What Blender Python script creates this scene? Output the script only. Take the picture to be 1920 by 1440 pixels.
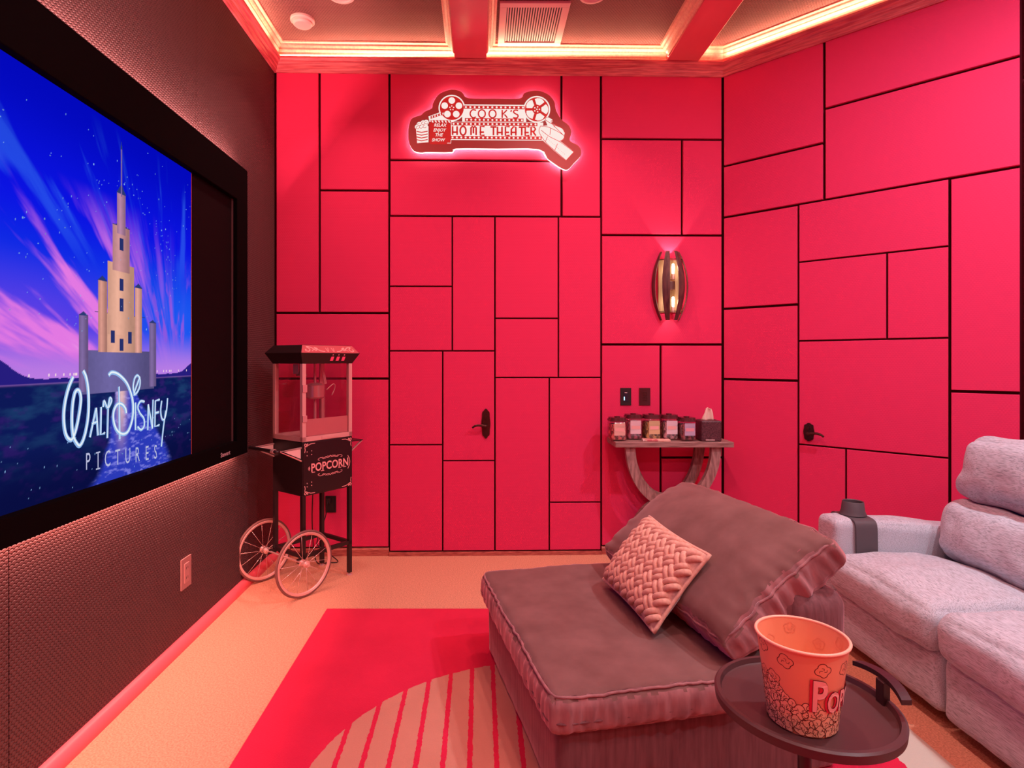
import bpy, bmesh, math, random
import numpy as np
from mathutils import Vector, Matrix, noise
random.seed(7)
PI = math.pi
sc = bpy.context.scene
for o in list(bpy.data.objects): bpy.data.objects.remove(o)
COL = sc.collection
F, PX, PY, CZ = 1085.0, 900.0, 675.0, 1.40          # focal length in pixels, principal point, eye height

# ------------------------------------------------------------------ camera, world, exposure
cam_d = bpy.data.cameras.new('camera'); cam = bpy.data.objects.new('camera', cam_d); COL.objects.link(cam)
cam.location = (0, 0, CZ); cam.rotation_euler = (PI/2, 0, 0)
cam_d.sensor_width = 36; cam_d.lens = 36*F/1920
cam_d.shift_x = (960-PX)/1920; cam_d.shift_y = (PY-720)/1920
cam_d.clip_start = .02
sc.camera = cam
w = bpy.data.worlds.new('world'); sc.world = w; w.use_nodes = True
w.node_tree.nodes['Background'].inputs[0].default_value = (.02, .006, .008, 1)
w.node_tree.nodes['Background'].inputs[1].default_value = .3
sc.view_settings.view_transform = 'Standard'; sc.view_settings.look = 'None'
sc.view_settings.gamma = 1; sc.view_settings.use_curve_mapping = False
sc.view_settings.exposure = -0.12

LED_C = (1, .50, .30); RED_C = (1, .47, .43); COOL_C = (.88, .92, 1.0)
def area(name, loc, direction, sx, sy, power, color, shape='RECTANGLE', spread=PI, xaxis=None):
    d = bpy.data.lights.new(name, 'AREA'); d.shape = shape; d.size = sx
    if shape in ('RECTANGLE', 'ELLIPSE'): d.size_y = sy
    d.energy = power; d.color = color; d.spread = spread
    o = bpy.data.objects.new(name, d); COL.objects.link(o); o.location = loc
    z = -Vector(direction).normalized()
    x = Vector(xaxis).normalized() if xaxis else z.orthogonal().normalized()
    x = (x - z*x.dot(z)).normalized(); y = z.cross(x)
    o.rotation_euler = Matrix((x, y, z)).transposed().to_euler()
    return o
XL = -1.465
P0, P1, P2, P3, P4 = Vector((XL, -2.6)), Vector((XL, 4.13)), Vector((1.76, 4.196)), Vector((3.457, 2.499)), Vector((3.457, -2.6))
HC = 3.635
# cove strips (the LED tape on the ledge of the crown)
area('cove_light', (XL+.05, .8, 3.553), (.45, 0, 1), 6.2, .015, 13, LED_C, xaxis=(0, 1, 0))
area('cove_light', (.12, 4.11, 3.553), (0, -.45, 1), 3.1, .015, 10, LED_C, xaxis=(1, 0, 0))
area('cove_light', (2.56, 3.32, 3.553), (-.32, -.32, 1), 2.3, .015, 8, LED_C, xaxis=(1, -1, 0))
area('cove_light', (3.40, 0, 3.553), (-.45, 0, 1), 4.8, .015, 15, LED_C, xaxis=(0, 1, 0))
# LED tape behind the screen frame, top and bottom edge
area('screen_glow', (XL+.009, 1.72, 2.504), (.05, 0, 1), 3.45, .010, 84, (1, .42, .38), xaxis=(0, 1, 0))
area('screen_glow', (XL+.009, 1.72, .874), (-.15, 0, -1), 3.45, .010, 45, (1, .34, .28), xaxis=(0, 1, 0))
DOWN_FILL = [(-.85, 1.85, 7), (.68, 1.85, 28), (.68, .3, 35), (-.85, .3, 9), (.68, -1.3, 24), (-.85, -1.3, 9)]  # unseen fill lamps, added overhead to brighten the room
for x, y, e in DOWN_FILL: area('ceiling_or_fill_light', (x, y, HC-.03), (0, 0, -1), .13, .13, e, RED_C, 'DISK')
for x, y, e in ((-.85, 3.54, 8), (.69, 3.54, 8)): area('ceiling_or_fill_light', (x, y, HC-.03), (0, 0, -1), .13, .13, e, RED_C, 'DISK', spread=1.75)
COOL = [(2.35, 1.9, 52), (2.35, .3, 42), (2.35, -1.3, 16)]
for x, y, e in COOL: area('ceiling_or_fill_light', (x, y, HC-.03), (0, 0, -1), .13, .13, e, COOL_C, 'DISK')

# ------------------------------------------------------------------ materials
MATS = {}
def nodes(m): return m.node_tree.nodes, m.node_tree.links
def mat(name, col=(.5, .5, .5), rough=.6, metal=0, spec=.5, sheen=0, sheen_tint=None, emit=None, estr=1, coat=0):
    m = bpy.data.materials.new(name); m.use_nodes = True
    b = m.node_tree.nodes['Principled BSDF']
    b.inputs['Base Color'].default_value = (*col, 1); b.inputs['Roughness'].default_value = rough
    b.inputs['Metallic'].default_value = metal; b.inputs['Specular IOR Level'].default_value = spec
    if sheen:
        b.inputs['Sheen Weight'].default_value = sheen; b.inputs['Sheen Roughness'].default_value = .4
        if sheen_tint: b.inputs['Sheen Tint'].default_value = (*sheen_tint, 1)
    if coat: b.inputs['Coat Weight'].default_value = coat
    if emit: b.inputs['Emission Color'].default_value = (*emit, 1); b.inputs['Emission Strength'].default_value = estr
    MATS[name] = m; return m
def vary(m, c1, c2, scale=(30, 30, 30), detail=4, bump=0, bdist=.002, lo=.35, hi=.65, contrast_noise=None):
    """noise colour variation between c1 and c2 in object space, optional bump from it"""
    n, l = nodes(m); b = n['Principled BSDF']
    tc = n.new('ShaderNodeTexCoord'); mp = n.new('ShaderNodeMapping'); mp.inputs['Scale'].default_value = scale
    ns = n.new('ShaderNodeTexNoise'); ns.inputs['Scale'].default_value = 1; ns.inputs['Detail'].default_value = detail
    rp = n.new('ShaderNodeValToRGB'); rp.color_ramp.elements[0].position = lo; rp.color_ramp.elements[1].position = hi
    rp.color_ramp.elements[0].color = (*c1, 1); rp.color_ramp.elements[1].color = (*c2, 1)
    l.new(tc.outputs['Object'], mp.inputs[0]); l.new(mp.outputs[0], ns.inputs['Vector'])
    l.new(ns.outputs[0], rp.inputs[0]); l.new(rp.outputs[0], b.inputs['Base Color'])
    if bump:
        bp = n.new('ShaderNodeBump'); bp.inputs['Strength'].default_value = bump; bp.inputs['Distance'].default_value = bdist
        l.new(ns.outputs[0], bp.inputs['Height']); l.new(bp.outputs[0], b.inputs['Normal'])
    return m
def hexbump(m, u, v, su, sv, strength=1, dist=.003, c1=None, c2=None):
    """embossed staggered oval weave; u, v = surface axes, su, sv = cell size"""
    n, l = nodes(m); b = n['Principled BSDF']; tc = n.new('ShaderNodeTexCoord')
    u = Vector(u)/su; v = Vector(v)/sv
    ks = [v*1.0, u*.866+v*.5, u*.866-v*.5]; outs = []
    for k in ks:
        d = n.new('ShaderNodeVectorMath'); d.operation = 'DOT_PRODUCT'; d.inputs[1].default_value = k*2*PI
        l.new(tc.outputs['Object'], d.inputs[0])
        c = n.new('ShaderNodeMath'); c.operation = 'COSINE'; l.new(d.outputs['Value'], c.inputs[0]); outs.append(c)
    a = n.new('ShaderNodeMath'); a.operation = 'ADD'; l.new(outs[0].outputs[0], a.inputs[0]); l.new(outs[1].outputs[0], a.inputs[1])
    s = n.new('ShaderNodeMath'); s.operation = 'ADD'; l.new(a.outputs[0], s.inputs[0]); l.new(outs[2].outputs[0], s.inputs[1])
    mr = n.new('ShaderNodeMapRange'); mr.inputs['From Min'].default_value = -1.45; mr.inputs['From Max'].default_value = -.1
    l.new(s.outputs[0], mr.inputs[0])
    bp = n.new('ShaderNodeBump'); bp.inputs['Strength'].default_value = strength; bp.inputs['Distance'].default_value = dist
    l.new(mr.outputs[0], bp.inputs['Height']); l.new(bp.outputs[0], b.inputs['Normal'])
    if c1:
        rp = n.new('ShaderNodeValToRGB'); rp.color_ramp.elements[0].color = (*c1, 1); rp.color_ramp.elements[1].color = (*c2, 1)
        rp.color_ramp.elements[0].position = .05; rp.color_ramp.elements[1].position = .45
        l.new(mr.outputs[0], rp.inputs[0]); l.new(rp.outputs[0], b.inputs['Base Color'])
    return m
def glass(name, col, gloss=.12, alpha=.9):
    m = bpy.data.materials.new(name); m.use_nodes = True; n, l = nodes(m); n.clear()
    o = n.new('ShaderNodeOutputMaterial'); mx = n.new('ShaderNodeMixShader'); t = n.new('ShaderNodeBsdfTransparent')
    g = n.new('ShaderNodeBsdfGlossy'); g.inputs['Roughness'].default_value = .05; t.inputs[0].default_value = (*col, 1)
    mx.inputs[0].default_value = gloss; l.new(t.outputs[0], mx.inputs[1]); l.new(g.outputs[0], mx.inputs[2]); l.new(mx.outputs[0], o.inputs[0])
    MATS[name] = m; return m
def emis(name, col, s):
    m = mat(name, (0, 0, 0), 1, emit=col, estr=s); return m
UB = (P2-P1).normalized(); UD = (P3-P2).normalized()
PAINT = (.74, .034, .125)
m_back = hexbump(mat('red_fabric_back', PAINT, .75, spec=.15), (UB.x, UB.y, 0), (0, 0, 1), .013, .011, .25, .0012)
m_diag = hexbump(mat('red_fabric_diagonal', PAINT, .75, spec=.15), (UD.x, UD.y, 0), (0, 0, 1), .013, .011, .25, .0012)
m_groove = mat('groove_dark', (.05, .002, .006), .9, spec=.1)
m_left = hexbump(mat('left_wall_fabric', (.2, .1, .1), .65, spec=.22), (0, 1, 0), (0, 0, 1), .0165, .0125, .9, .0045, (.040, .016, .020), (.118, .058, .058))
m_ceil = hexbump(mat('ceiling_fabric', (.3, .15, .15), .65, spec=.3), (1, 0, 0), (0, 1, 0), .0165, .0125, 1, .004, (.14, .045, .045), (.29, .125, .12))
m_rearwall = mat('rear_wall_red', (.7, .02, .06), .8, spec=.1)
m_trim = vary(mat('crown_paint', (.8, .35, .33), .35, spec=.5), (.78, .34, .28), (.86, .48, .34), (60, 60, 60), 3)
m_ledge = vary(mat('ledge_wood', (.6, .15, .17), .45), (.52, .07, .10), (.75, .17, .19), (6, 6, 120), 5, lo=.4, hi=.6)
m_beam = vary(mat('beam_paint', (.8, .12, .16), .28, spec=.6), (.75, .10, .15), (.85, .16, .20), (3, 1, 3), 3)
m_base = mat('baseboard_red', (.85, .13, .16), .4)
m_basew = vary(mat('baseboard_wood', (.4, .1, .08), .5), (.33, .06, .05), (.55, .15, .11), (20, 20, 150), 4)
m_carpet = vary(mat('carpet', (.7, .35, .22), .95, spec=.1), (.50, .24, .145), (.76, .39, .25), (150, 150, 150), 6, bump=.9, bdist=.004, lo=.3, hi=.62)
m_frame = mat('black_velvet_frame', (.003, .0015, .002), .9, spec=.04)
m_mask = mat('screen_masking', (.008, .003, .004), .8, spec=.06)
m_chrome = mat('chrome', (.88, .62, .58), .25, .6)
m_alu = mat('brushed_aluminium', (.80, .48, .45), .38, .25)
m_rim = mat('wheel_rim_metal', (.85, .52, .46), .32, .3)
m_blk = mat('black_enamel', (.018, .008, .010), .35, spec=.5)
m_blackp = mat('black_plastic', (.02, .01, .012), .4)
m_bronze = mat('dark_bronze', (.07, .022, .020), .35, .7)
m_goldp = mat('pink_gold_print', (.90, .42, .40), .5)
m_velvet = vary(mat('brown_velvet', (.2, .1, .1), .85, spec=.15, sheen=.35, sheen_tint=(1, .6, .6)), (.155, .075, .068), (.215, .110, .102), (9, 9, 9), 5, bump=.15, bdist=.004, lo=.3, hi=.7)
m_velvet2 = vary(mat('brown_velvet_side', (.2, .1, .1), .8, spec=.2, sheen=.7, sheen_tint=(1, .55, .6)), (.125, .052, .058), (.20, .09, .098), (60, 60, 6), 4, bump=.35, bdist=.006, lo=.3, hi=.7)
m_braid = vary(mat('braided_fabric', (.7, .4, .3), .9, spec=.15, sheen=.3), (.60, .33, .25), (.72, .42, .33), (80, 80, 80), 3, bump=.2, bdist=.001)
m_sofa = vary(mat('grey_chenille', (.5, .5, .55), .9, spec=.2, sheen=.25), (.27, .28, .32), (.56, .58, .65), (380, 28, 380), 4, bump=.4, bdist=.002, lo=.32, hi=.56)
m_rubber = mat('grey_silicone', (.085, .07, .08), .55)
m_tray = mat('tray_brown', (.075, .032, .034), .42, spec=.45)
m_trayd = mat('tray_dark', (.035, .014, .018), .38)
m_oak = vary(mat('grey_oak', (.3, .2, .2), .6), (.20, .10, .09), (.40, .24, .22), (8, 90, 90), 5, lo=.35, hi=.65)
m_oak2 = vary(mat('grey_oak_legs', (.3, .2, .2), .6), (.22, .12, .11), (.42, .25, .23), (70, 70, 14), 4, lo=.35, hi=.65)
m_white = mat('white_plastic', (.85, .62, .58), .45)
m_glass = glass('pane_glass', (.93, .86, .87), .07)
m_jar = glass('jar_glass', (.90, .86, .86), .14)
m_dark = mat('socket_black', (.01, .004, .005), .6)

# ------------------------------------------------------------------ geometry helpers
ROOTS = {}
def mesh_obj(name, verts, faces, m, parent=None, smooth=False, mats=None, fmi=None):
    me = bpy.data.meshes.new(name); me.from_pydata([tuple(v) for v in verts], [], faces); me.update()
    if mats:
        for k in mats: me.materials.append(k)
        me.polygons.foreach_set('material_index', fmi)
    elif m: me.materials.append(m)
    if smooth: me.shade_smooth() if hasattr(me, 'shade_smooth') else None
    if smooth:
        for p in me.polygons: p.use_smooth = True
    o = bpy.data.objects.new(name, me); COL.objects.link(o)
    if parent: o.parent = parent
    return o
class B:
    def __init__(s): s.v = []; s.f = []
    def add(s, v, f):
        k = len(s.v); s.v += [Vector(p) for p in v]; s.f += [tuple(i+k for i in q) for q in f]; return s
    def box(s, x0, x1, y0, y1, z0, z1, bev=0, M=None):
        if bev > 0:
            bm = bmesh.new(); bmesh.ops.create_cube(bm, size=1)
            for v in bm.verts: v.co = Vector(((x0+x1)/2+v.co.x*(x1-x0), (y0+y1)/2+v.co.y*(y1-y0), (z0+z1)/2+v.co.z*(z1-z0)))
            bmesh.ops.bevel(bm, geom=list(bm.edges), offset=bev, segments=2, profile=.5, affect='EDGES')
            bm.verts.index_update(); v = [q.co.copy() for q in bm.verts]; f = [[q.index for q in p.verts] for p in bm.faces]; bm.free()
        else:
            v = [Vector((x, y, z)) for z in (z0, z1) for y in (y0, y1) for x in (x0, x1)]
            f = [(0, 2, 3, 1), (4, 5, 7, 6), (0, 1, 5, 4), (2, 6, 7, 3), (0, 4, 6, 2), (1, 3, 7, 5)]
        if M: v = [M @ q for q in v]
        return s.add(v, f)
    def lathe(s, prof, seg=24, M=None, cap=True):
        v = []; f = []
        for r, z in prof:
            for k in range(seg):
                a = 2*PI*k/seg; v.append(Vector((r*math.cos(a), r*math.sin(a), z)))
        for i in range(len(prof)-1):
            for k in range(seg): f.append((i*seg+k, i*seg+(k+1) % seg, (i+1)*seg+(k+1) % seg, (i+1)*seg+k))
        if cap:
            if prof[0][0] > 1e-6: f.append(tuple(range(seg))[::-1])
            if prof[-1][0] > 1e-6: f.append(tuple(range((len(prof)-1)*seg, len(prof)*seg)))
        if M: v = [M @ q for q in v]
        return s.add(v, f)
    def tube(s, pts, r, seg=8, closed=False, cap=True):
        pts = [Vector(p) for p in pts]; n = len(pts); v = []; f = []; up = None
        for i in range(n):
            a = pts[(i-1) % n] if (closed or i > 0) else pts[i]; b = pts[(i+1) % n] if (closed or i < n-1) else pts[i]
            t = (b-a).normalized()
            if up is None: up = t.orthogonal().normalized()
            up = (up - t*up.dot(t)).normalized(); sd = t.cross(up)
            rr = r[i] if isinstance(r, (list, tuple)) else r
            for k in range(seg):
                an = 2*PI*k/seg; v.append(pts[i]+(up*math.cos(an)+sd*math.sin(an))*rr)
        m = n if closed else n-1
        for i in range(m):
            j = (i+1) % n
            for k in range(seg): f.append((i*seg+k, i*seg+(k+1) % seg, j*seg+(k+1) % seg, j*seg+k))
        if cap and not closed: f.append(tuple(range(seg))[::-1]); f.append(tuple(range((n-1)*seg, n*seg)))
        return s.add(v, f)
    def bar(s, a, b, wd, ht, up=(0, 0, 1)):
        a = Vector(a); b = Vector(b); t = (b-a).normalized(); up = Vector(up); sd = t.cross(up).normalized(); up = sd.cross(t)
        v = []
        for p in (a, b):
            for i, j in ((-1, -1), (1, -1), (1, 1), (-1, 1)): v.append(p+sd*wd/2*i+up*ht/2*j)
        return s.add(v, [(0, 1, 2, 3)[::-1], (4, 5, 6, 7), (0, 1, 5, 4), (1, 2, 6, 5), (2, 3, 7, 6), (3, 0, 4, 7)])
    def prism(s, poly, fn, d0, d1):
        """poly: 2D outline, fn(u, v, d) -> 3D"""
        n = len(poly); v = [fn(p[0], p[1], d0) for p in poly]+[fn(p[0], p[1], d1) for p in poly]
        f = [tuple(range(n))[::-1], tuple(range(n, 2*n))]+[(i, (i+1) % n, n+(i+1) % n, n+i) for i in range(n)]
        return s.add(v, f)
    def ribbon(s, pts, wd, fn, d, closed=False):
        """flat stroke of width wd along a 2D polyline"""
        P = [Vector(p[:2]) for p in pts]; n = len(P); v = []
        for i in range(n):
            a = P[(i-1) % n] if (closed or i > 0) else P[i]; b = P[(i+1) % n] if (closed or i < n-1) else P[i]
            t = (b-a)
            if t.length < 1e-9: t = Vector((1, 0))
            t.normalize(); nn = Vector((-t.y, t.x)); ww = wd[i] if isinstance(wd, list) else wd
            v += [fn(*(P[i]+nn*ww/2), d), fn(*(P[i]-nn*ww/2), d)]
        m = n if closed else n-1
        return s.add(v, [(2*i, 2*((i+1) % n), 2*((i+1) % n)+1, 2*i+1) for i in range(m)])
    def disc(s, c, r, fn, d, seg=12):
        return s.add([fn(c[0]+r*math.cos(2*PI*k/seg), c[1]+r*math.sin(2*PI*k/seg), d) for k in range(seg)], [tuple(range(seg))])
    def poly(s, pts, fn, d): return s.add([fn(p[0], p[1], d) for p in pts], [tuple(range(len(pts)))])
    def soft(s, x0, x1, y0, y1, z0, z1, r, n=(16, 16, 8), bulge=(0, 0, 0), fn=None, M=None):
        c = Vector(((x0+x1)/2, (y0+y1)/2, (z0+z1)/2)); h = Vector(((x1-x0)/2, (y1-y0)/2, (z1-z0)/2))
        idx = {}; V = []; Fc = []
        def dist(t):  # denser towards the edges
            return math.sin(t*PI/2)*.55+t*.45
        def vid(i, j, k):
            key = (i, j, k)
            if key in idx: return idx[key]
            q = [dist(2*a/b-1) for a, b in ((i, n[0]), (j, n[1]), (k, n[2]))]
            p = Vector((q[0]*h.x, q[1]*h.y, q[2]*h.z))
            cl = Vector([max(-(h[a]-r), min(h[a]-r, p[a])) for a in range(3)]); d = p-cl
            if d.length > 1e-9: p = cl+d.normalized()*r
            e = [1-a*a for a in q]
            p.x += q[0]*bulge[0]*e[1]*e[2]; p.y += q[1]*bulge[1]*e[0]*e[2]; p.z += q[2]*bulge[2]*(e[0]*e[1])**.6
            if fn: p = fn(p, q)
            p = p+c
            if M: p = M @ p
            idx[key] = len(V); V.append(p); return idx[key]
        nx, ny, nz = n
        for i in range(nx):
            for j in range(ny):
                Fc.append((vid(i, j, 0), vid(i, j+1, 0), vid(i+1, j+1, 0), vid(i+1, j, 0)))
                Fc.append((vid(i, j, nz), vid(i+1, j, nz), vid(i+1, j+1, nz), vid(i, j+1, nz)))
        for i in range(nx):
            for k in range(nz):
                Fc.append((vid(i, 0, k), vid(i+1, 0, k), vid(i+1, 0, k+1), vid(i, 0, k+1)))
                Fc.append((vid(i, ny, k), vid(i, ny, k+1), vid(i+1, ny, k+1), vid(i+1, ny, k)))
        for j in range(ny):
            for k in range(nz):
                Fc.append((vid(0, j, k), vid(0, j, k+1), vid(0, j+1, k+1), vid(0, j+1, k)))
                Fc.append((vid(nx, j, k), vid(nx, j+1, k), vid(nx, j+1, k+1), vid(nx, j, k+1)))
        return s.add(V, Fc)
    def build(s, name, m, parent=None, smooth=False, world=False):
        v = s.v
        if world and parent:
            r = parent
            while r.parent: r = r.parent
            inv = ROOTS[r.name].inverted(); v = [inv @ q for q in v]
        o = mesh_obj(name, v, s.f, m, parent, smooth)
        if smooth == 'auto': autosmooth(o)
        return o
def autosmooth(o, ang=.6):
    me = o.data; bm = bmesh.new(); bm.from_mesh(me)
    for e in bm.edges:
        e.smooth = not (len(e.link_faces) == 2 and e.calc_face_angle(0) > ang)
    for f in bm.faces: f.smooth = True
    bm.to_mesh(me); bm.free()
def tag(o, label, cat, group=None):
    o['label'] = label; o['category'] = cat
    if group: o['group'] = group
    return o
def thing(name, label, cat, loc=(0, 0, 0), rotz=0, group=None, M=None):
    o = bpy.data.objects.new(name, None); COL.objects.link(o); o.empty_display_size = .05
    mm = M if M else Matrix.Translation(Vector(loc)) @ Matrix.Rotation(rotz, 4, 'Z')
    o.matrix_world = mm; ROOTS[o.name] = mm.copy()
    if label: tag(o, label, cat, group)
    return o
def struct(o): o['kind'] = 'structure'; return o
def sroot(name, loc=(0, 0, 0)):
    o = bpy.data.objects.new(name, None); COL.objects.link(o); o.location = loc; o['kind'] = 'structure'
    ROOTS[o.name] = Matrix.Translation(Vector(loc)); return o
def smoothline(pts, k=6, closed=False):
    P = [Vector(p) for p in pts]; n = len(P); out = []
    rng = range(n) if closed else range(n-1)
    for i in rng:
        p0 = P[(i-1) % n] if closed or i > 0 else P[0]; p1 = P[i]; p2 = P[(i+1) % n]; p3 = P[(i+2) % n] if closed or i < n-2 else P[-1]
        for q in range(k):
            t = q/k; out.append(.5*((2*p1)+(p2-p0)*t+(2*p0-5*p1+4*p2-p3)*t*t+(3*p1-p0-3*p2+p3)*t**3))
    if not closed: out.append(P[-1])
    return out
def text_mesh(txt, size=1, shear=0, bold=0, spacing=1, align='CENTER'):
    c = bpy.data.curves.new('t', 'FONT'); c.body = txt; c.size = size; c.shear = shear; c.offset = bold; c.space_character = spacing
    c.align_x = align; c.align_y = 'CENTER'; c.resolution_u = 3
    o = bpy.data.objects.new('t', c); COL.objects.link(o); dg = bpy.context.evaluated_depsgraph_get()
    me = bpy.data.meshes.new_from_object(o.evaluated_get(dg))
    v = [q.co.copy() for q in me.vertices]; f = [tuple(p.vertices) for p in me.polygons]
    bpy.data.objects.remove(o); bpy.data.curves.remove(c); bpy.data.meshes.remove(me)
    return v, f
def add_text(b, txt, fn, d, cx, cy, size, sx=1, shear=0, bold=0, spacing=1, rot=0, align='CENTER', flipv=1):
    v, f = text_mesh(txt, size, shear, bold, spacing, align); cr, sr = math.cos(rot), math.sin(rot)
    b.add([fn(cx+(q.x*sx*cr-q.y*sr), cy+flipv*(q.x*sx*sr+q.y*cr), d) for q in v], f); return b
# rays from the eye point to a plane, to read positions off the photograph
def ray_plane(px, py, p0, nrm):
    d = Vector(((px-PX)/F, 1, (PY-py)/F)); o = Vector((0, 0, CZ)); return o+d*((Vector(p0)-o).dot(Vector(nrm))/d.dot(Vector(nrm)))
NB = Vector((UB.y, -UB.x, 0)); ND = Vector((UD.y, -UD.x, 0))        # normals into the room
def back(px, py):
    p = ray_plane(px, py, (P1.x, P1.y, 0), NB); return ((p.xy-P1).dot(UB), p.z)
def diag(px, py):
    p = ray_plane(px, py, (P2.x, P2.y, 0), ND); return ((p.xy-P2).dot(UD), p.z)
def fb(u, z, d=0): return Vector((P1.x+UB.x*u+NB.x*d, P1.y+UB.y*u+NB.y*d, z))
def fd(u, z, d=0): return Vector((P2.x+UD.x*u+ND.x*d, P2.y+UD.y*u+ND.y*d, z))
def fl(u, z, d=0): return Vector((XL+d, u, z))                        # left wall: u = Y

# ------------------------------------------------------------------ shell
fl_o = B().box(-1.75, 3.8, -2.8, 4.6, -.1, 0).build('floor', m_carpet); struct(fl_o)
ce = B().box(-1.75, 3.8, -2.8, 4.6, HC, HC+.1).build('ceiling', m_ceil); struct(ce)
def wall_slab(name, A, Bp, m, t=.12, off=0.022, z1=HC):
    d = (Bp-A).normalized(); n = Vector((d.y, -d.x))
    a = A-n*off-d*.0; b_ = Bp-n*off
    q = B(); q.add([(*(a), 0), (*(b_), 0), (*(b_-n*t), 0), (*(a-n*t), 0), (*(a), z1), (*(b_), z1), (*(b_-n*t), z1), (*(a-n*t), z1)],
                   [(0, 1, 2, 3), (7, 6, 5, 4), (0, 4, 5, 1), (1, 5, 6, 2), (2, 6, 7, 3), (3, 7, 4, 0)])
    return struct(q.build(name, m))
w_back = wall_slab('wall_back', P1-UB*.03, P2+UB*.03, m_groove)
w_diag = wall_slab('wall_right', P2, P3, m_groove)
w_left = wall_slab('wall_left', P0, P1+Vector((0, .04)), m_groove, off=.015)
w_near = wall_slab('wall_near_right', P3, P4, m_rearwall, off=0)
w_rear = wall_slab('wall_rear', P4, P0, m_rearwall, off=0)
PT = .022; G = .0085           # panel depth, half groove
def panel(parent, fn, m, u0, u1, z0, z1, d0=-.022, d1=0, g=G, name='panel'):
    u0 += g; u1 -= g; z0 += g; z1 -= g; e = .0022
    b = B(); ring = lambda i, d: [fn(u0+i, z0+i, d), fn(u1-i, z0+i, d), fn(u1-i, z1-i, d), fn(u0+i, z1-i, d)]
    b.add(ring(0, d0)+ring(0, d1-e)+ring(e, d1), [(0, 1, 5, 4), (1, 2, 6, 5), (2, 3, 7, 6), (3, 0, 4, 7), (4, 5, 9, 8), (5, 6, 10, 9), (6, 7, 11, 10), (7, 4, 8, 11), (8, 9, 10, 11)])
    return b.build(name, m, parent)
ZT = 3.47                       # panels run up behind the ledge
zb = lambda x, y: back(x, y)[1]; ub = lambda x: back(x, 600)[0]
ZF = .0
U = {k: ub(k) for k in (599, 730, 848, 830, 928, 1047, 1030, 1053, 1127, 1279, 1239)}; U[0] = .004; U[9] = (P2-P1).length
z586, z357, z710 = zb(620, 587), zb(660, 357), zb(700, 710)
z301, zdoor = zb(890, 301), zb(930, 406)
z260, z440, z645, z858 = zb(1240, 261), zb(1240, 441), zb(1240, 646), zb(1300, 858)
zbb = .055
for a, c, z0, z1 in [(0, 599, z586, ZT), (599, 730, z357, ZT), (599, 730, z586, z357), (0, 730, z710, z586), (0, 730, zbb, z710),
                     (730, 1053, z301, ZT), (730, 1053, zdoor, z301), (1053, 1127, zdoor, ZT),
                     (1127, 9, z260, ZT), (1127, 1279, z440, z260), (1279, 9, z440, z260), (1127, 9, z645, z440),
                     (1127, 1239, zbb, z645), (1239, 9, z858, z645), (1239, 9, zbb, z858)]:
    panel(w_back, fb, m_back, U[a], U[c], z0, z1)
def door(name, fn, m, plist, u0, u1, z1, zlow=.012):
    r = sroot(name, fn((u0+u1)/2, 0, 0))
    b = B(); b.add([fn(u, z, d) for d in (-.03, -.012) for z in (zlow, z1-.004) for u in (u0+.003, u1-.003)],
                   [(0, 2, 3, 1), (4, 5, 7, 6), (0, 1, 5, 4), (2, 6, 7, 3), (0, 4, 6, 2), (1, 3, 7, 5)])
    b.build('door_slab', m_groove, r, world=True)
    for (a, c, p, q) in plist:
        o = panel(r, fn, m, a, c, p, q, -.012, .001, g=.0055)
        inv = ROOTS[r.name].inverted()
        for v in o.data.vertices: v.co = inv @ v.co
    return r
zl = lambda y, x=830: zb(x, y)
ZD0 = zb(930, 1030)
ZD0 = .027; print('zd', zb(930, 1030))
d1 = door('door_1', fb, m_back, [(U[730], U[848], zl(537), zdoor), (U[730], U[848], zl(658), zl(537)), (U[848], U[928], zl(658), zdoor),
          (U[730], U[830], zl(834), zl(658)), (U[730], U[830], ZD0, zl(834)), (U[830], U[928], zl(864), zl(658)), (U[830], U[928], ZD0, zl(864))], U[730], U[928], zdoor)
z_ = lambda y: zb(1030, y)
d2 = door('door_2', fb, m_back, [(U[928], U[1047], z_(597), zdoor), (U[928], U[1047], z_(708), z_(597)), (U[1047], U[1127], z_(708), zdoor),
          (U[928], U[1030], ZD0, z_(708)), (U[1030], U[1127], z_(942), z_(708)), (U[1030], U[1127], ZD0, z_(942))], U[928], U[1127], zdoor)
# diagonal wall
D = {k: diag(k, 600)[0] for k in (1545, 1497, 1780, 1663, 1586, 1916)}; D[0] = 0.0; D[9] = (P3-P2).length
zd = lambda *a: sum(diag(x, y)[1] for x, y in a)/len(a)
a312 = zd((1355, 312), (1545, 268)); a407 = zdoor
a580 = zd((1355, 580), (1497, 570)); a710 = zd((1355, 710), (1497, 715))
a205 = zd((1545, 205), (1916, 103)); a475 = zd((1500, 490), (1780, 463)); a637 = zd((1500, 638), (1780, 635)); a840 = zd((1500, 836), (1780, 856))
a735 = zd((1783, 734), (1916, 737))
for a, c, z0, z1 in [(0, 1545, a312, ZT), (0, 1545, a407, a312), (1545, 1916, a205, ZT), (1545, 1916, a407, a205),
                     (0, 1497, a580, a407), (0, 1497, a710, a580), (0, 1497, zbb, a710), (1780, 1916, a735, a407), (1780, 1916, zbb, a735),
                     (1916, 9, 2.9, ZT), (1916, 9, 1.7, 2.9), (1916, 9, zbb, 1.7)]:
    panel(w_diag, fd, m_diag, D[a], D[c], z0, z1)
d3 = door('door_3', fd, m_diag, [(D[1497], D[1780], a475, a407), (D[1497], D[1663], a637, a475), (D[1663], D[1780], a637, a475),
          (D[1497], D[1780], a840, a637), (D[1497], D[1586], .02, a840), (D[1586], D[1780], .02, a840)], D[1497], D[1780], a407)
# left wall panels, 4 ft sheets
ys = [4.128, 2.984, 1.80, .60, -.60, -1.8, -2.6]
for a, c in zip(ys[1:], ys[:-1]): panel(w_left, fl, m_left, a, c, 0.0, ZT, -.015, 0, g=.0012)

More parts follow.
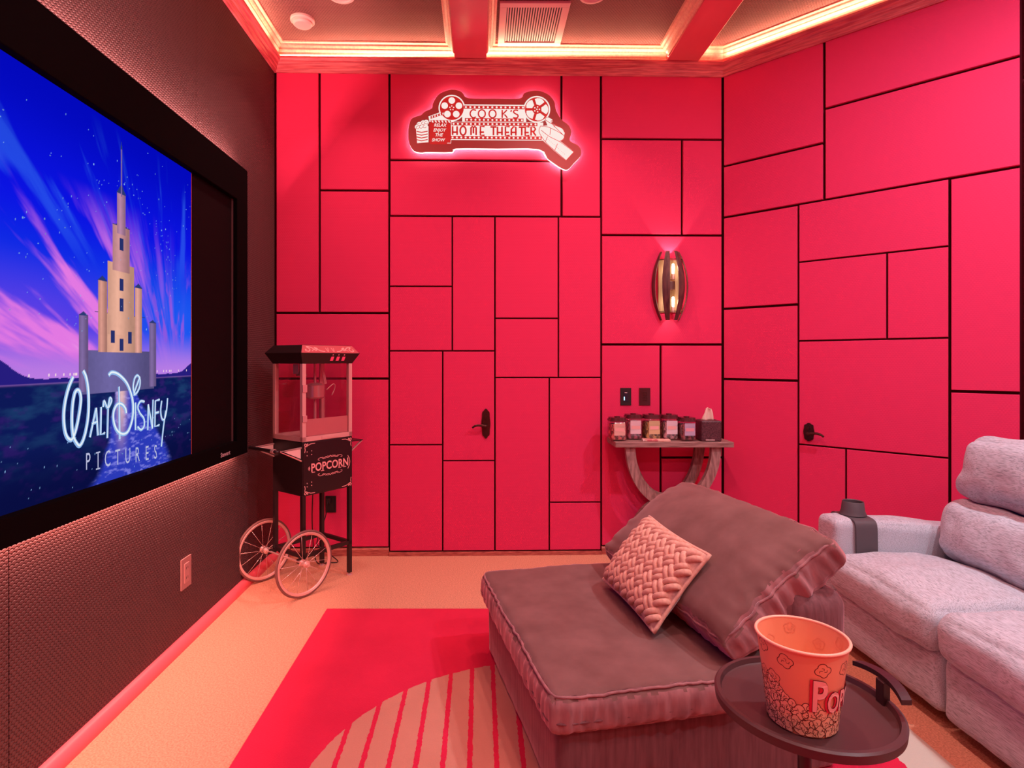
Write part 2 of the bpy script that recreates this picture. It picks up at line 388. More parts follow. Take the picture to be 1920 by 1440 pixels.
# crown: ledge (wood) with LED channel and upper moulding, mitred along the walls
PATH = [P0, P1, P2, P3, P4]
def offs(p):
    out = []
    for i, q in enumerate(PATH):
        d0 = (PATH[i]-PATH[i-1]).normalized() if i > 0 else None; d1_ = (PATH[i+1]-PATH[i]).normalized() if i < len(PATH)-1 else None
        n0 = Vector((d0.y, -d0.x)) if d0 else None; n1 = Vector((d1_.y, -d1_.x)) if d1_ else None
        if n0 is None: out.append(q+n1*p)
        elif n1 is None: out.append(q+n0*p)
        else:
            m_ = (n0+n1).normalized(); out.append(q+m_*(p/m_.dot(n0)))
    return out
ledge = [(0, 3.448), (.012, 3.448), (.016, 3.462), (.022, 3.468), (.026, 3.486), (.034, 3.492), (.040, 3.508), (.052, 3.514), (.058, 3.524), (.062, 3.528), (.062, 3.540), (.052, 3.540), (.052, 3.534), (0, 3.534)]
upper = [(0, 3.545), (.020, 3.545), (.022, 3.560), (.030, 3.565), (.034, 3.580), (.048, 3.592), (.050, 3.600), (.066, 3.612), (.070, 3.622), (.088, 3.626), (.090, 3.636), (0, 3.636)]
def sweep(prof, i):
    b = B(); rows = [(offs(p)[i], offs(p)[i+1], z) for p, z in prof]; n = len(prof)
    v = [(*r[0], r[2]) for r in rows]+[(*r[1], r[2]) for r in rows]
    return b.add(v, [(k, (k+1) % n, n+(k+1) % n, n+k) for k in range(n)]+[tuple(range(n))[::-1], tuple(range(n, 2*n))])
m_led = emis('led_tape', (1, .76, .42), 2.2)
for i in range(4):
    r = struct(sweep(ledge, i).build('trim_%d' % (i+1), m_ledge))
    sweep(upper, i).build('crown_moulding', m_trim, r)
    a, c = offs(.028)[i], offs(.028)[i+1]; dd = (c-a).normalized(); a += dd*.05; c -= dd*.05
    B().bar((*a, 3.5375), (*c, 3.5375), .010, .003).build('led_tape', m_led, r)
# beams with crown on both sides, children of the ceiling
ZB = 3.538
for bx0, bx1 in ((-.180, .046), (1.335, 1.562)):
    yend = P1.y+(bx0+bx1)/2*UB.y/UB.x+.02-.02
    bm_ = B().box(bx0, bx1, -2.6, yend-.02, ZB, HC+.001).build('beam', m_beam, ce)
    for sg, xx in ((-1, bx0), (1, bx1)):
        pr = [(0, 3.548), (.008, 3.548), (.012, 3.562), (.024, 3.570), (.028, 3.584), (.042, 3.596), (.046, 3.610), (.060, 3.616), (.062, 3.636), (0, 3.636)]
        n = len(pr); b = B(); ye = yend-.075
        b.add([(xx+sg*p, -2.6, z) for p, z in pr]+[(xx+sg*p, ye, z) for p, z in pr], [(k, (k+1) % n, n+(k+1) % n, n+k) for k in range(n)]+[tuple(range(n)), tuple(range(n, 2*n))])
        b.build('beam_moulding', m_trim, bm_)
# baseboards
bl = B(); pr = [(0, 0), (.040, 0), (.040, .012), (.036, .026), (.026, .038), (.014, .045), (0, .047)]; n = len(pr)
bl.add([(XL+p, -2.6, z) for p, z in pr]+[(XL+p, 4.12, z) for p, z in pr], [(k, (k+1) % n, n+(k+1) % n, n+k) for k in range(n)]+[tuple(range(n)), tuple(range(n, 2*n))])
struct(bl.build('baseboard_left', m_base, smooth='auto'))
def bboard(name, fn, u0, u1, parent=None):
    b = B(); pr = [(-.012, 0), (.012, 0), (.012, .046), (.006, .054), (-.012, .054)]; n = len(pr)
    b.add([fn(u0, z, d) for d, z in pr]+[fn(u1, z, d) for d, z in pr], [(k, (k+1) % n, n+(k+1) % n, n+k) for k in range(n)]+[tuple(range(n)), tuple(range(n, 2*n))])
    return struct(b.build(name, m_basew))
bboard('baseboard_back', fb, .045, U[730]-.003)
bboard('baseboard_back_right', fb, U[1127]+.003, U[9]-.005)
bboard('baseboard_diagonal', fd, .005, D[1497]-.003)
bboard('baseboard_diagonal_right', fd, D[1780]+.003, D[9])
struct(B().add([fb(u, z, d) for d in (-.05, .022) for z in (0.0, .022) for u in (U[730], U[1127])], [(0, 2, 3, 1), (4, 5, 7, 6), (0, 1, 5, 4), (2, 6, 7, 3), (0, 4, 6, 2), (1, 3, 7, 5)]).build('trim_5', m_basew))

# ------------------------------------------------------------------ door handles
def handle(parent, fn, u, z, sg, ph, pw):
    b = B(); out = []
    for k in range(40):
        a = 2*PI*k/40; rr = 1+.05*math.cos(8*a)
        ca, sa = math.cos(a), math.sin(a)
        out.append((u+pw/2*rr*math.copysign(abs(ca)**.7, ca), z+ph/2*rr*math.copysign(abs(sa)**.8, sa)))
    b.prism(out, fn, .001, .008)
    inner = [(u+(p[0]-u)*.72, z+(p[1]-z)*.80) for p in out]; b.prism(inner, fn, .008, .012)
    b.build('escutcheon', m_bronze, parent, world=True)
    c = B(); zc = z-ph*.08
    c.tube([fn(u, zc, .008), fn(u, zc, .045)], .011, 12)
    c.tube([fn(u+sg*a_, zc+b_, .048+c_) for a_, b_, c_ in smoothline([(0, 0, 0), (.03, .006, .003), (.06, .008, .004), (.082, .002, .002), (.098, -.010, 0)], 5)],
           [.0095]*6+[.008]*9+[.007]*5+[.006], 10)
    c.tube([fn(u, z+ph*.22, .012), fn(u, z+ph*.22, .022)], .009, 12)
    c.build('lever', m_bronze, parent, smooth='auto', world=True)
u, z = back(911, 794); handle(d1, fb, u, z, -1, .205, .062)
u, z = diag(1517, 810); handle(d3, fd, u, z, 1, .115, .062)

# ------------------------------------------------------------------ movie screen
YI0, YI1, ZI0, ZI1 = .34, 2.86, .935, 2.325          # picture area
XF = -1.395                                          # front of the frame
XS = -1.430                                          # picture surface
scr = thing('projection_screen', 'large black framed movie screen on the left wall showing a blue night sky', 'screen', (XL+.02, 1.6, .84))
YO0, YO1 = -.24, 3.475; ZO0, ZO1 = .845, 2.535; YM = 3.325
fr = B()
fr.box(XL+.03, XF, YO0, YO1, ZI1, ZO1, .004); fr.box(XL+.03, XF, YO0, YO1, ZO0, ZI0, .004)
fr.box(XL+.03, XF, YM, YO1, ZI0-.004, ZI1+.004, .003); fr.box(XL+.03, XF, YO0, YO0+.15, ZI0-.004, ZI1+.004, .003)
fr.build('frame', m_frame, scr, world=True)
B().box(XL+.028, XS-.001, YO0+.1, YO1-.1, ZI0-.02, ZI1+.02).build('backing', m_frame, scr, world=True)
B().box(XS, XS+.006, YI1+.004, YM-.012, ZI0, ZI1).build('masking_panel', m_mask, scr, world=True)
B().box(XS, XS+.006, YO0+.16, YI0-.004, ZI0, ZI1).build('masking_panel', m_mask, scr, world=True)
m_rail = mat('screen_side_rail', (.10, .045, .05), .5)
B().box(XS, XS+.012, YM-.010, YM, ZI0, ZI1).build('masking_rail', m_rail, scr, world=True)
m_edge = mat('edge_glow_tint', (.35, .06, .03), .5)
B().box(XS, XS+.004, YI1, YI1+.004, ZI0, ZI1).build('picture_edge_glow', m_edge, scr, world=True)  # reddish glow at the picture's border, put into this strip's colour
# small LED carriers behind the frame
B().box(XL+.002, XL+.0295, .0, 3.44, 2.47, 2.498).build('led_carrier', m_frame, scr, world=True)
B().box(XL+.002, XL+.0295, .0, 3.44, .880, .905).build('led_carrier', m_frame, scr, world=True)
# the picture: one flat surface with a vertex-colour picture (a lit screen)
def sp(x, y):                                        # photo position -> (Y, Z) on the picture surface
    Y = F*-XS/(PX-x); return Y, CZ+(PY-y)*Y/F
nY, nZ = 520, 460
Yg = np.concatenate([np.linspace(YI0, 1.6, 61)[:-1], np.linspace(1.6, YI1, nY-60)]); Zg = np.linspace(ZI0, ZI1, nZ)
YY, ZZ = np.meshgrid(Yg, Zg)
rs = np.random.RandomState(3)
def vnoise(x, y, seed):
    xi = np.floor(x).astype(int); yi = np.floor(y).astype(int); fx = x-xi; fy = y-yi
    fx = fx*fx*(3-2*fx); fy = fy*fy*(3-2*fy)
    def h(a, b_):
        k = (a*374761393+b_*668265263+seed*974711) & 0x7fffffff; k = ((k ^ (k >> 13))*1274126177) & 0x7fffffff; return (k ^ (k >> 16)) % 10007/10007.
    return (h(xi, yi)*(1-fx)+h(xi+1, yi)*fx)*(1-fy)+(h(xi, yi+1)*(1-fx)+h(xi+1, yi+1)*fx)*fy
def fbm(x, y, seed, o=5):
    s_ = 0; a = .5
    for k in range(o): s_ = s_+a*vnoise(x*2**k, y*2**k, seed+k); a *= .5
    return s_
def L(c): c = np.array(c)/255.; return np.where(c < .04045, c/12.92, ((c+.055)/1.055)**2.4)
def mixc(A, c, a): return A*(1-a[..., None])+L(c)*a[..., None]
def sst(e0, e1, x): t = np.clip((x-e0)/(e1-e0), 0, 1); return t*t*(3-2*t)
T_ = (YY-1.70)/1.16; ZH = 1.335
hgt = (ZZ-ZH)/(ZI1-ZH)                                # 0 horizon .. 1 top
A = np.zeros(YY.shape+(3,))+L((12, 20, 235))
A = mixc(A, (2, 8, 190), sst(.55, 1.0, hgt)*.9)
A = mixc(A, (30, 95, 250), sst(.62, .25, hgt)*.9*(.35+.65*sst(.25, .95, T_)))
A = mixc(A, (120, 70, 235), sst(.45, .10, hgt)*sst(.75, .1, T_)*.85)
A = mixc(A, (205, 135, 235), sst(.20, .0, hgt)*.85)
# diagonal streaks of pink cloud fanning up to the left
cx_, cz_ = 2.75, 1.10
ang = np.arctan2(ZZ-cz_, cx_-YY); rad = np.hypot(ZZ-cz_, cx_-YY)
st = fbm(ang*9, rad*1.6, 11); st2 = fbm(ang*26, rad*3.5, 21)
cl = sst(.40, .60, st*.65+st2*.38)*sst(.72, .38, hgt)*sst(.98, .25, T_)*sst(.02, .12, hgt)
A = mixc(A, (235, 125, 235), np.clip(cl*1.15, 0, 1))
A = mixc(A, (255, 185, 245), sst(.6, .8, st*.6+st2*.42)*cl*.7)
cr_ = sst(.52, .70, fbm(ang*14+5, rad*7, 31))*sst(.60, .3, hgt)*sst(.55, .8, T_)*sst(.1, .2, hgt)
A = mixc(A, (190, 90, 215), cr_*.5)
A = mixc(A, (60, 120, 255), sst(.5, .7, fbm(ang*18, rad*2, 41))*sst(.35, .6, hgt)*.35*sst(1, .8, hgt))
# ground and water
gd = sst(.0, -.02, hgt); G0 = np.zeros_like(A)+L((14, 26, 90))
G0 = mixc(G0, (28, 60, 110), sst(.4, .75, fbm(YY*9, ZZ*30, 51))*sst(-.42, -.05, hgt))
G0 = mixc(G0, (60, 30, 120), sst(.5, .75, fbm(YY*20+3, ZZ*45, 61))*.5)
G0 = mixc(G0, (8, 10, 60), sst(-.15, -.38, hgt)*.8)
wc = 2.30+.05*np.sin((ZZ-1.0)*9); ww = .04+.62*np.clip(-hgt-.02, 0, 1)**1.1
wat = sst(ww*1.15, ww*.9, np.abs(YY-wc-.12*sst(-.1, -.4, hgt))+.03*(fbm(YY*14, ZZ*20, 71)-.5))
W0 = np.zeros_like(A)+L((45, 60, 190)); W0 = mixc(W0, (150, 150, 250), sst(.5, .72, fbm(YY*34, ZZ*110, 81))*.6)
W0 = mixc(W0, (255, 205, 190), np.exp(-((YY-2.305)/.03)**2)*sst(-.36, -.05, hgt)*.8)
G0 = G0*(1-wat[..., None])+W0*wat[..., None]
A = A*(1-gd[..., None])+G0*gd[..., None]
mh = ZH+.075*np.exp(-((YY-1.68)/.10)**2)+.055*np.exp(-((YY-2.90)/.10)**2)+.005*fbm(YY*40, YY*0, 91)
A = mixc(A, (40, 30, 130), ((ZZ < mh) & (ZZ > ZH-.01)).astype(float))
# plain generic stand-in for the building in the film title: simple lit masonry block with pointed roofs
def tower(y0, w_, z0, z1, zt, lit, roof=(45, 60, 120)):
    global A
    a = ((np.abs(YY-y0) < w_/2) & (ZZ > z0) & (ZZ < z1)).astype(float)
    sh = .55+.45*np.clip(1-np.abs((YY-y0)/(w_/2)+.3), 0, 1)
    c = L(lit)[None, None, :]*sh[..., None]*(.86+.14*(fbm(YY*60, ZZ*60, 5)))[..., None]
    A = A*(1-a[..., None])+c*a[..., None]
    hw = w_*.58*(zt-ZZ)/(zt-z1)
    r = ((np.abs(YY-y0) < hw) & (ZZ >= z1) & (ZZ < zt)).astype(float); A = mixc(A, roof, r)
for t in [(2.305, .46, ZH-.06, 1.435, 1.436, (120, 110, 175)), (2.085, .050, ZH-.05, 1.56, 1.575, (140, 115, 175)), (2.525, .050, ZH-.05, 1.56, 1.575, (140, 115, 175)),
          (2.305, .28, 1.43, 1.58, 1.585, (250, 185, 160)), (2.19, .050, 1.43, 1.70, 1.72, (235, 165, 150)), (2.42, .050, 1.43, 1.70, 1.72, (250, 180, 165)),
          (2.305, .17, 1.50, 1.78, 1.785, (255, 190, 165)), (2.305, .11, 1.75, 1.93, 1.94, (225, 160, 165)), (2.305, .055, 1.90, 2.06, 2.10, (200, 145, 180)), (2.305, .010, 2.05, 2.24, 2.27, (150, 120, 190))]: tower(*t)
for yy, zz_ in [(2.305, 1.46), (2.25, 1.49), (2.36, 1.49), (2.305, 1.62), (2.305, 1.70), (2.305, 1.86)]:
    A = mixc(A, (40, 50, 110), ((np.abs(YY-yy) < .012) & (np.abs(ZZ-zz_) < .025)).astype(float))
# stars and lights
for k in range(240):
    y_ = rs.uniform(1.4, 2.85); z_2 = rs.uniform(1.5, 2.3) if k < 190 else rs.uniform(.95, 1.15)
    if k % 3 == 0 and k < 190: a_ = rs.uniform(.2, 2.6); y_ = 2.31+.42*math.cos(a_)+rs.normal()*.02; z_2 = 1.55+.55*math.sin(a_)+rs.normal()*.03
    i_ = int(np.searchsorted(Yg, y_)); j_ = int((z_2-ZI0)/(ZI1-ZI0)*(nZ-1))
    if 0 < i_ < nY-2 and 0 < j_ < nZ-2: A[j_:j_+1+(k % 4 == 0), i_:i_+1+(k % 5 == 0)] = L((150, 200, 255))*rs.uniform(.5, 1)
for k in range(26):
    y_ = rs.uniform(1.72, 2.84)
    if abs(y_-2.305) > .25:
        i_ = int(np.searchsorted(Yg, y_)); j_ = int((ZH+.012-ZI0)/(ZI1-ZI0)*(nZ-1)); A[j_:j_+3, i_:i_+2] = L((255, 225, 235))
verts = np.stack([np.full(YY.size, XS+.002), YY.ravel(), ZZ.ravel()], 1)
ii, jj = np.meshgrid(np.arange(nY-1), np.arange(nZ-1)); q0 = (jj*nY+ii).ravel()
faces = np.stack([q0, q0+1, q0+1+nY, q0+nY], 1)
me = bpy.data.meshes.new('picture'); me.vertices.add(len(verts)); inv = ROOTS[scr.name].inverted()
me.vertices.foreach_set('co', (verts+np.array(inv.translation)).ravel()); me.loops.add(faces.size); me.loops.foreach_set('vertex_index', faces.ravel().astype(np.int32))
me.polygons.add(len(faces)); me.polygons.foreach_set('loop_start', np.arange(0, faces.size, 4, dtype=np.int32)); me.polygons.foreach_set('loop_total', np.full(len(faces), 4, dtype=np.int32))
me.update(); ca = me.color_attributes.new('picture', 'FLOAT_COLOR', 'POINT')
ca.data.foreach_set('color', np.concatenate([np.clip(A, 0, 1).reshape(-1, 3), np.ones((A.shape[0]*A.shape[1], 1))], 1).ravel().astype(np.float32))
m_pic = bpy.data.materials.new('film_picture'); m_pic.use_nodes = True; n, l = nodes(m_pic); n.clear()
o_ = n.new('ShaderNodeOutputMaterial'); e_ = n.new('ShaderNodeEmission'); at_ = n.new('ShaderNodeAttribute'); at_.attribute_name = 'picture'
l.new(at_.outputs['Color'], e_.inputs[0]); e_.inputs[1].default_value = 1.0; l.new(e_.outputs[0], o_.inputs[0])
me.materials.append(m_pic); pic = bpy.data.objects.new('picture', me); COL.objects.link(pic); pic.parent = scr
fs = lambda y, z, d: Vector((XS+.003+d, y, z))
# title lettering
TI = B(); TI2 = B()
cp = lambda pts: [sp(x/3, 480+y/3) for x, y in pts]
STR = [([(405, 680), (380, 740), (360, 820), (352, 900), (358, 980), (375, 1025), (400, 1030), (425, 960), (445, 850), (448, 790), (435, 755), (415, 770), (402, 840), (398, 930), (405, 1010), (425, 1055), (445, 1065), (470, 1010), (490, 900), (492, 780), (480, 690), (462, 645)], 1),
       ([(500, 1020), (518, 935), (535, 855)], 0), ([(535, 855), (541, 940), (545, 1010)], 0), ([(510, 945), (543, 932)], 0), ([(563, 850), (560, 1005), (585, 995)], 0),
       ([(575, 850), (580, 815), (600, 855), (622, 815), (612, 800), (603, 850)], 1), ([(602, 860), (598, 1025)], 0),
       ([(605, 672), (625, 655), (665, 670), (710, 720), (738, 800), (743, 870), (735, 935), (712, 990), (680, 1002), (648, 975), (632, 920), (635, 870), (655, 835), (680, 835), (700, 860), (704, 885)], 1),
       ([(664, 735), (668, 1030)], 0), ([(748, 775), (744, 735), (752, 690), (768, 672), (782, 695), (780, 735), (765, 768), (748, 775), (782, 680)], 1), ([(757, 825), (757, 980)], 0),
       ([(808, 820), (785, 818), (770, 850), (782, 885), (804, 915), (806, 955), (788, 978), (768, 960)], 1), ([(826, 980), (829, 835)], 0), ([(829, 835), (852, 972)], 0), ([(852, 972), (856, 808)], 0),
       ([(893, 808), (869, 815), (866, 960), (892, 950)], 0), ([(867, 885), (889, 878)], 0), ([(905, 815), (899, 870), (906, 915), (920, 918), (932, 870), (938, 800)], 1), ([(928, 870), (915, 960), (903, 1072)], 1)]
for pts, sm in STR:
    P_ = cp(pts)
    if sm: P_ = smoothline([(*p, 0) for p in P_], 5)
    TI.ribbon([(p[0], p[1]) for p in P_], .017 if len(pts) > 12 else .0125, fs, .0006); TI2.ribbon([(p[0]+.001, p[1]+.001) for p in P_], .007 if len(pts) > 12 else .004, fs, .0012)
TI.build('title_lettering', emis('title_blue', (.30, .55, .95), .9), scr, world=True)
TI2.build('title_highlight', emis('title_white', (.85, .95, 1), 1.0), scr, world=True)
m_sub = emis('subtitle_grey', (.55, .60, .85), .9)
for ch, x in zip('PICTURES', (163, 182, 200, 219, 238, 256, 274, 290)):
    y_, z_3 = sp(x, 867-(x-160)*.14); TP = add_text(B(), ch, fs, .0008, y_, z_3, .088, sx=.62)
    if ch in 'I': TP.ribbon([(y_-.012, z_3-.030), (y_+.012, z_3-.030)], .005, fs, .0008).ribbon([(y_-.012, z_3+.031), (y_+.012, z_3+.031)], .005, fs, .0008)
    TP.build('subtitle_letter', m_sub, scr, world=True)
SG = B(); fF = lambda y, z, d: Vector((XF+d, y, z)); add_text(SG, 'Stewart', fF, .0008, 3.17, .885, .034, sx=1.1, bold=.0006)
SG.build('maker_lettering', mat('silver_print', (.55, .42, .45), .4), scr, world=True)

# ------------------------------------------------------------------ ceiling things
vent = thing('air_vent', 'white slatted air return grille in the ceiling between the beams', 'vent', (.335, 3.86, HC-.02))
vx0, vx1, vy0, vy1 = .125, .565, 3.60, 4.095
f_ = B(); zz0 = HC-.016
for bb in ((vx0, vx1, vy0, vy0+.045), (vx0, vx1, vy1-.045, vy1), (vx0, vx0+.045, vy0+.045, vy1-.045), (vx1-.045, vx1, vy0+.045, vy1-.045)): f_.box(*bb, zz0, HC-.001, .002)
f_.build('frame', m_white, vent, world=True)
B().box(vx0+.02, vx1-.02, vy0+.02, vy1-.02, HC-.003, HC-.001).build('backing', m_dark, vent, world=True)
sl = None
for k in range(21):
    x = vx0+.055+k*(vx1-vx0-.11)/20
    if sl is None:
        sl = B().box(-.0042, .0042, -.20, .20, -.006, 0).build('slat', m_white, vent)
        o = sl
    else: o = sl.copy(); COL.objects.link(o)
    o.location = (x-.335, (vy0+vy1)/2-3.86, .018)
sd = thing('smoke_detector', 'round white smoke detector on the ceiling near the screen corner', 'smoke detector', (-1.165, 3.80, HC))
B().lathe([(.078, 0), (.078, -.012), (.072, -.018)], 32).build('base', m_white, sd, smooth='auto')
B().lathe([(.062, -.018), (.062, -.030), (.052, -.040), (.020, -.043), (0.0001, -.043)], 32).build('cover', m_white, sd, smooth='auto')
m_fill = emis('fill_lens', (1, .62, .52), 3); m_lampc = emis('lamp_lens_cool', (.95, .97, 1), 3)
spots = [(-.85, 3.54, m_white), (.69, 3.54, m_white)]+[(x, y, m_fill) for x, y, e in DOWN_FILL]+[(x, y, m_lampc) for x, y, e in COOL]  # first two trims are seen; the warm ones dress the added fill lamps
for i, (x, y, lm) in enumerate(spots):
    lab = ('round ceiling trim cut by the top edge of the photo, left of the air vent' if i == 0 else
           'round ceiling trim cut by the top edge of the photo, right of the air vent' if i == 1 else 'recessed round ceiling light '+('over the sofa' if x > 2 else 'added as fill over the rug' if y > 1.5 and x > 0 else 'added as fill in the left coffer' if x < 0 else 'added as fill in the middle coffer')+(', row nearest the red wall' if y > 1.5 else ', middle row behind the viewer' if y > 0 else ', last row behind the viewer'))
    t = thing('recessed_or_fill_light', lab, 'ceiling light', (x, y, HC), group=None if i < 2 else 'recessed ceiling lights')
    B().lathe([(.060, -.002), (.066, -.010), (.082, -.008), (.086, 0)], 32, cap=False).build('trim_ring', m_white, t, smooth='auto')
    B().lathe([(.062, -.001), (.060, -.004), (.0001, -.004)], 24).build('lens', lm or m_white, t)

# ------------------------------------------------------------------ neon style wall sign
K = 1/(5.0526*261.0); su, sz = back(930, 245)
def fsg(x, y, d): return fb(su+(x-960)*K, sz-(y-480)*K, d)
sign = thing('wall_sign', 'backlit film reel shaped sign reading Cooks Home Theater above the double door', 'sign', fsg(960, 480, .02))
OUT = [(150, 640), (138, 560), (142, 480), (170, 400), (250, 370), (290, 335), (355, 305), (370, 250), (420, 175), (500, 135), (570, 127), (640, 150), (695, 205), (935, 207), (1175, 205), (1220, 155), (1300, 130), (1370, 132), (1450, 165), (1505, 230), (1520, 310), (1575, 400), (1640, 450), (1665, 520), (1650, 595), (1730, 640), (1757, 690), (1750, 740), (1690, 805), (1630, 865), (1570, 850), (1500, 805), (1440, 760), (1360, 675), (970, 673), (580, 675), (545, 708), (310, 710), (260, 715), (190, 700)]
def dens(p, k=3): return [(q.x, q.y) for q in smoothline([(*a, 0) for a in p], k, True)]
m_acr = mat('dark_acrylic', (.30, .035, .035), .35, emit=(.40, .035, .03), estr=.35)
m_acred = emis('acrylic_edge_light', (1, .80, .78), 2.2)
m_sw = emis('sign_white', (1, .84, .78), 1.05)
m_sr = mat('sign_red', (.55, .03, .03), .5, emit=(.60, .02, .015), estr=.35)
OS = dens(OUT, 3)
B().prism(OS, lambda x, y, d: fsg(x, y, d), .044, .052).build('backing_plate', m_acr, sign, world=True)
OE = [((x-950)*.998+950, (y-450)*.99+456) for x, y in OS]
B().prism(OE, lambda x, y, d: fsg(x, y, d), .030, .0435).build('light_edge', m_acred, sign, world=True)
for xx in (320, 960, 1480): B().tube([fsg(xx, 560, 0.0), fsg(xx, 560, .031)], .006, 10).build('standoff', m_chrome, sign, world=True)
# halo tape: emissive ribbon on the rear of the sign, lighting the wall
m_halo = emis('sign_halo_tape', (1, .95, .48), 85)
hal = [((x-950)*.975+950, (y-450)*.93+450) for x, y in OS]
B().ribbon(hal, 9, lambda x, y, d: fsg(x, y, d), .029, closed=True).build('halo_tape', m_halo, sign, world=True)
W = B(); R = B(); W2 = B(); R2 = B()
d0, d1_, d2_, d3_ = .0530, .0536, .0542, .0548
def rect(b, x0, y0, x1, y1, d): b.poly([(x0, y0), (x1, y0), (x1, y1), (x0, y1)], fsg, d)
# halo-white base of the artwork
W.disc((543, 300), 124, fsg, d0, 36); W.disc((1340, 305), 126, fsg, d0, 36)
rect(W, 640, 264, 1240, 425, d0); rect(W, 525, 428, 1400, 598, d0)
W.poly([(325, 380), (540, 300), (560, 320), (560, 432), (335, 432)], fsg, d0)
W.poly([(205, 490), (325, 470), (325, 625), (218, 632)], fsg, d0)
for c in ((240, 455), (275, 440), (305, 435), (255, 475), (295, 470), (222, 480)): W.disc(c, 24, fsg, d0+.0001, 14)
W.poly([(1415, 395), (1440, 375), (1490, 400), (1480, 435), (1580, 480), (1603, 520), (1590, 585), (1560, 600), (1690, 700), (1615, 785), (1500, 690), (1400, 600), (1360, 520), (1375, 460), (1440, 455)], fsg, d0)
# reels
R.disc((543, 300), 112, fsg, d1_, 40); R.disc((1340, 305), 113, fsg, d1_, 40)
for k in range(5):
    a = -PI/2+k*2*PI/5; W2.disc((543+70*math.cos(a), 300+70*math.sin(a)), 31, fsg, d2_, 18); W2.disc((543+19*math.cos(a), 300+19*math.sin(a)), 6, fsg, d2_, 8)
    a = -PI/2+.3+k*2*PI/5; sec = [(1340+r_*math.cos(a+t_), 305+r_*math.sin(a+t_)) for r_, t_ in ((46, -.38), (98, -.50), (106, -.25), (108, 0), (106, .25), (98, .50), (46, .38))]
    W2.poly(sec, fsg, d2_); W2.disc((1340+24*math.cos(a), 305+24*math.sin(a)), 7, fsg, d2_, 8)
W2.disc((1340, 305), 7, fsg, d2_, 8)
# film strips with perforations
for x0, x1, y in ((655, 1225, 290), (665, 1215, 408), (540, 1345, 447), (530, 1385, 575)):
    rect(R, x0, y-15, x1, y+15, d1_); nn = int((x1-x0)/39)
    for k in range(nn): W2.disc((x0+20+k*(x1-x0-30)/(nn-1)*.99, y), 9.5, fsg, d2_, 10)
GL = {  # simple deco stroke letters on a unit cell, y down
    'C': [[(.85, .08), (.4, .0), (.08, .3), (.08, .7), (.4, 1), (.85, .92)]], 'O': [[(.5 + .48*math.cos(t*PI/8), .5+.5*math.sin(t*PI/8)) for t in range(17)]],
    'K': [[(.1, 0), (.1, 1)], [(.75, 0), (.15, .55), (.5, .62), (.8, 1)]], "'": [[(.5, 0), (.4, .22)]],
    'S': [[(.8, .05), (.4, .0), (.15, .2), (.35, .42), (.75, .62), (.75, .88), (.5, 1), (.1, .95)]],
    'H': [[(.1, 0), (.1, 1)], [(.85, 0), (.85, 1)], [(-.05, .68), (1., .68)]], 'M': [[(.05, 1), (.05, .15), (.25, .0), (.45, .15), (.45, .8)], [(.45, .15), (.7, .0), (.9, .15), (.9, 1)]],
    'E': [[(.8, 0), (.1, 0), (.1, 1), (.8, 1)], [(-.05, .65), (.7, .65)]], 'T': [[(0, .04), (1, .04)], [(.5, 0), (.5, 1)]],
    'A': [[(.1, 1), (.1, .3), (.45, 0), (.85, .05), (.85, 1)], [(-.05, .65), (1, .65)]], 'R': [[(.1, 1), (.1, 0), (.65, .02), (.85, .25), (.6, .5), (.15, .52)], [(.4, .52), (.9, 1)]]}
def deco(txt, xs, y0, y1, wd, lw):
    for ch, x in zip(txt, xs):
        gb_ = B()
        for s_ in GL[ch]:
            p = [(x+a*wd, y0+b_*(y1-y0)) for a, b_ in s_]
            if ch in 'COS': p = [(q.x, q.y) for q in smoothline([(*a, 0) for a in p], 3)]
            gb_.ribbon(p, lw, fsg, d1_)
        gb_.build('letter', m_sr, sign, world=True)
deco("COOK'S", (712, 790, 890, 1008, 1068, 1110), 314, 388, 68, 13)
for cx0 in (820, 925): pass
deco('HOMETHEATER', (545, 620, 720, 805, 905, 965, 1040, 1095, 1170, 1225, 1280), 470, 552, 56, 16)
# clapper board, popcorn box and loose film
rect(R, 335, 440, 535, 640, d1_)
for k, s_ in enumerate(('RELAX', 'ENJOY', 'THE', 'SHOW')): add_text(W2, s_, fsg, d2_, 432-k*6, 462+k*46, 42, sx=.92, shear=.3, bold=.8, flipv=-1)
W2.ribbon([(535, 600), (535, 628), (500, 628)], 5, fsg, d2_)
R.poly([(345, 415), (535, 415), (535, 438), (345, 438)], fsg, d1_)
for k in range(6): W2.poly([(352+k*31, 418), (366+k*31, 418), (374+k*31, 436), (360+k*31, 436)], fsg, d2_)
R.poly([(345, 378), (535, 318), (540, 336), (345, 403)], fsg, d1_)
for k in range(7): W2.poly([(356+k*25, 378-k*8), (366+k*25, 375-k*8), (366+k*25, 392-k*8), (356+k*25, 395-k*8)], fsg, d2_)
for k in range(4): R2.ribbon([(215, 520+k*26), (260, 530+k*26), (318, 518+k*26)], 9, fsg, d1_)
R2.ribbon([(207, 492), (218, 630), (325, 624)], 4, fsg, d1_)
for c in ((240, 455), (275, 445), (305, 438), (255, 478), (290, 475), (225, 484)): R2.ribbon([(c[0]+15*math.cos(t), c[1]+13*math.sin(t)) for t in np.linspace(0, 5, 9)], 4, fsg, d1_)
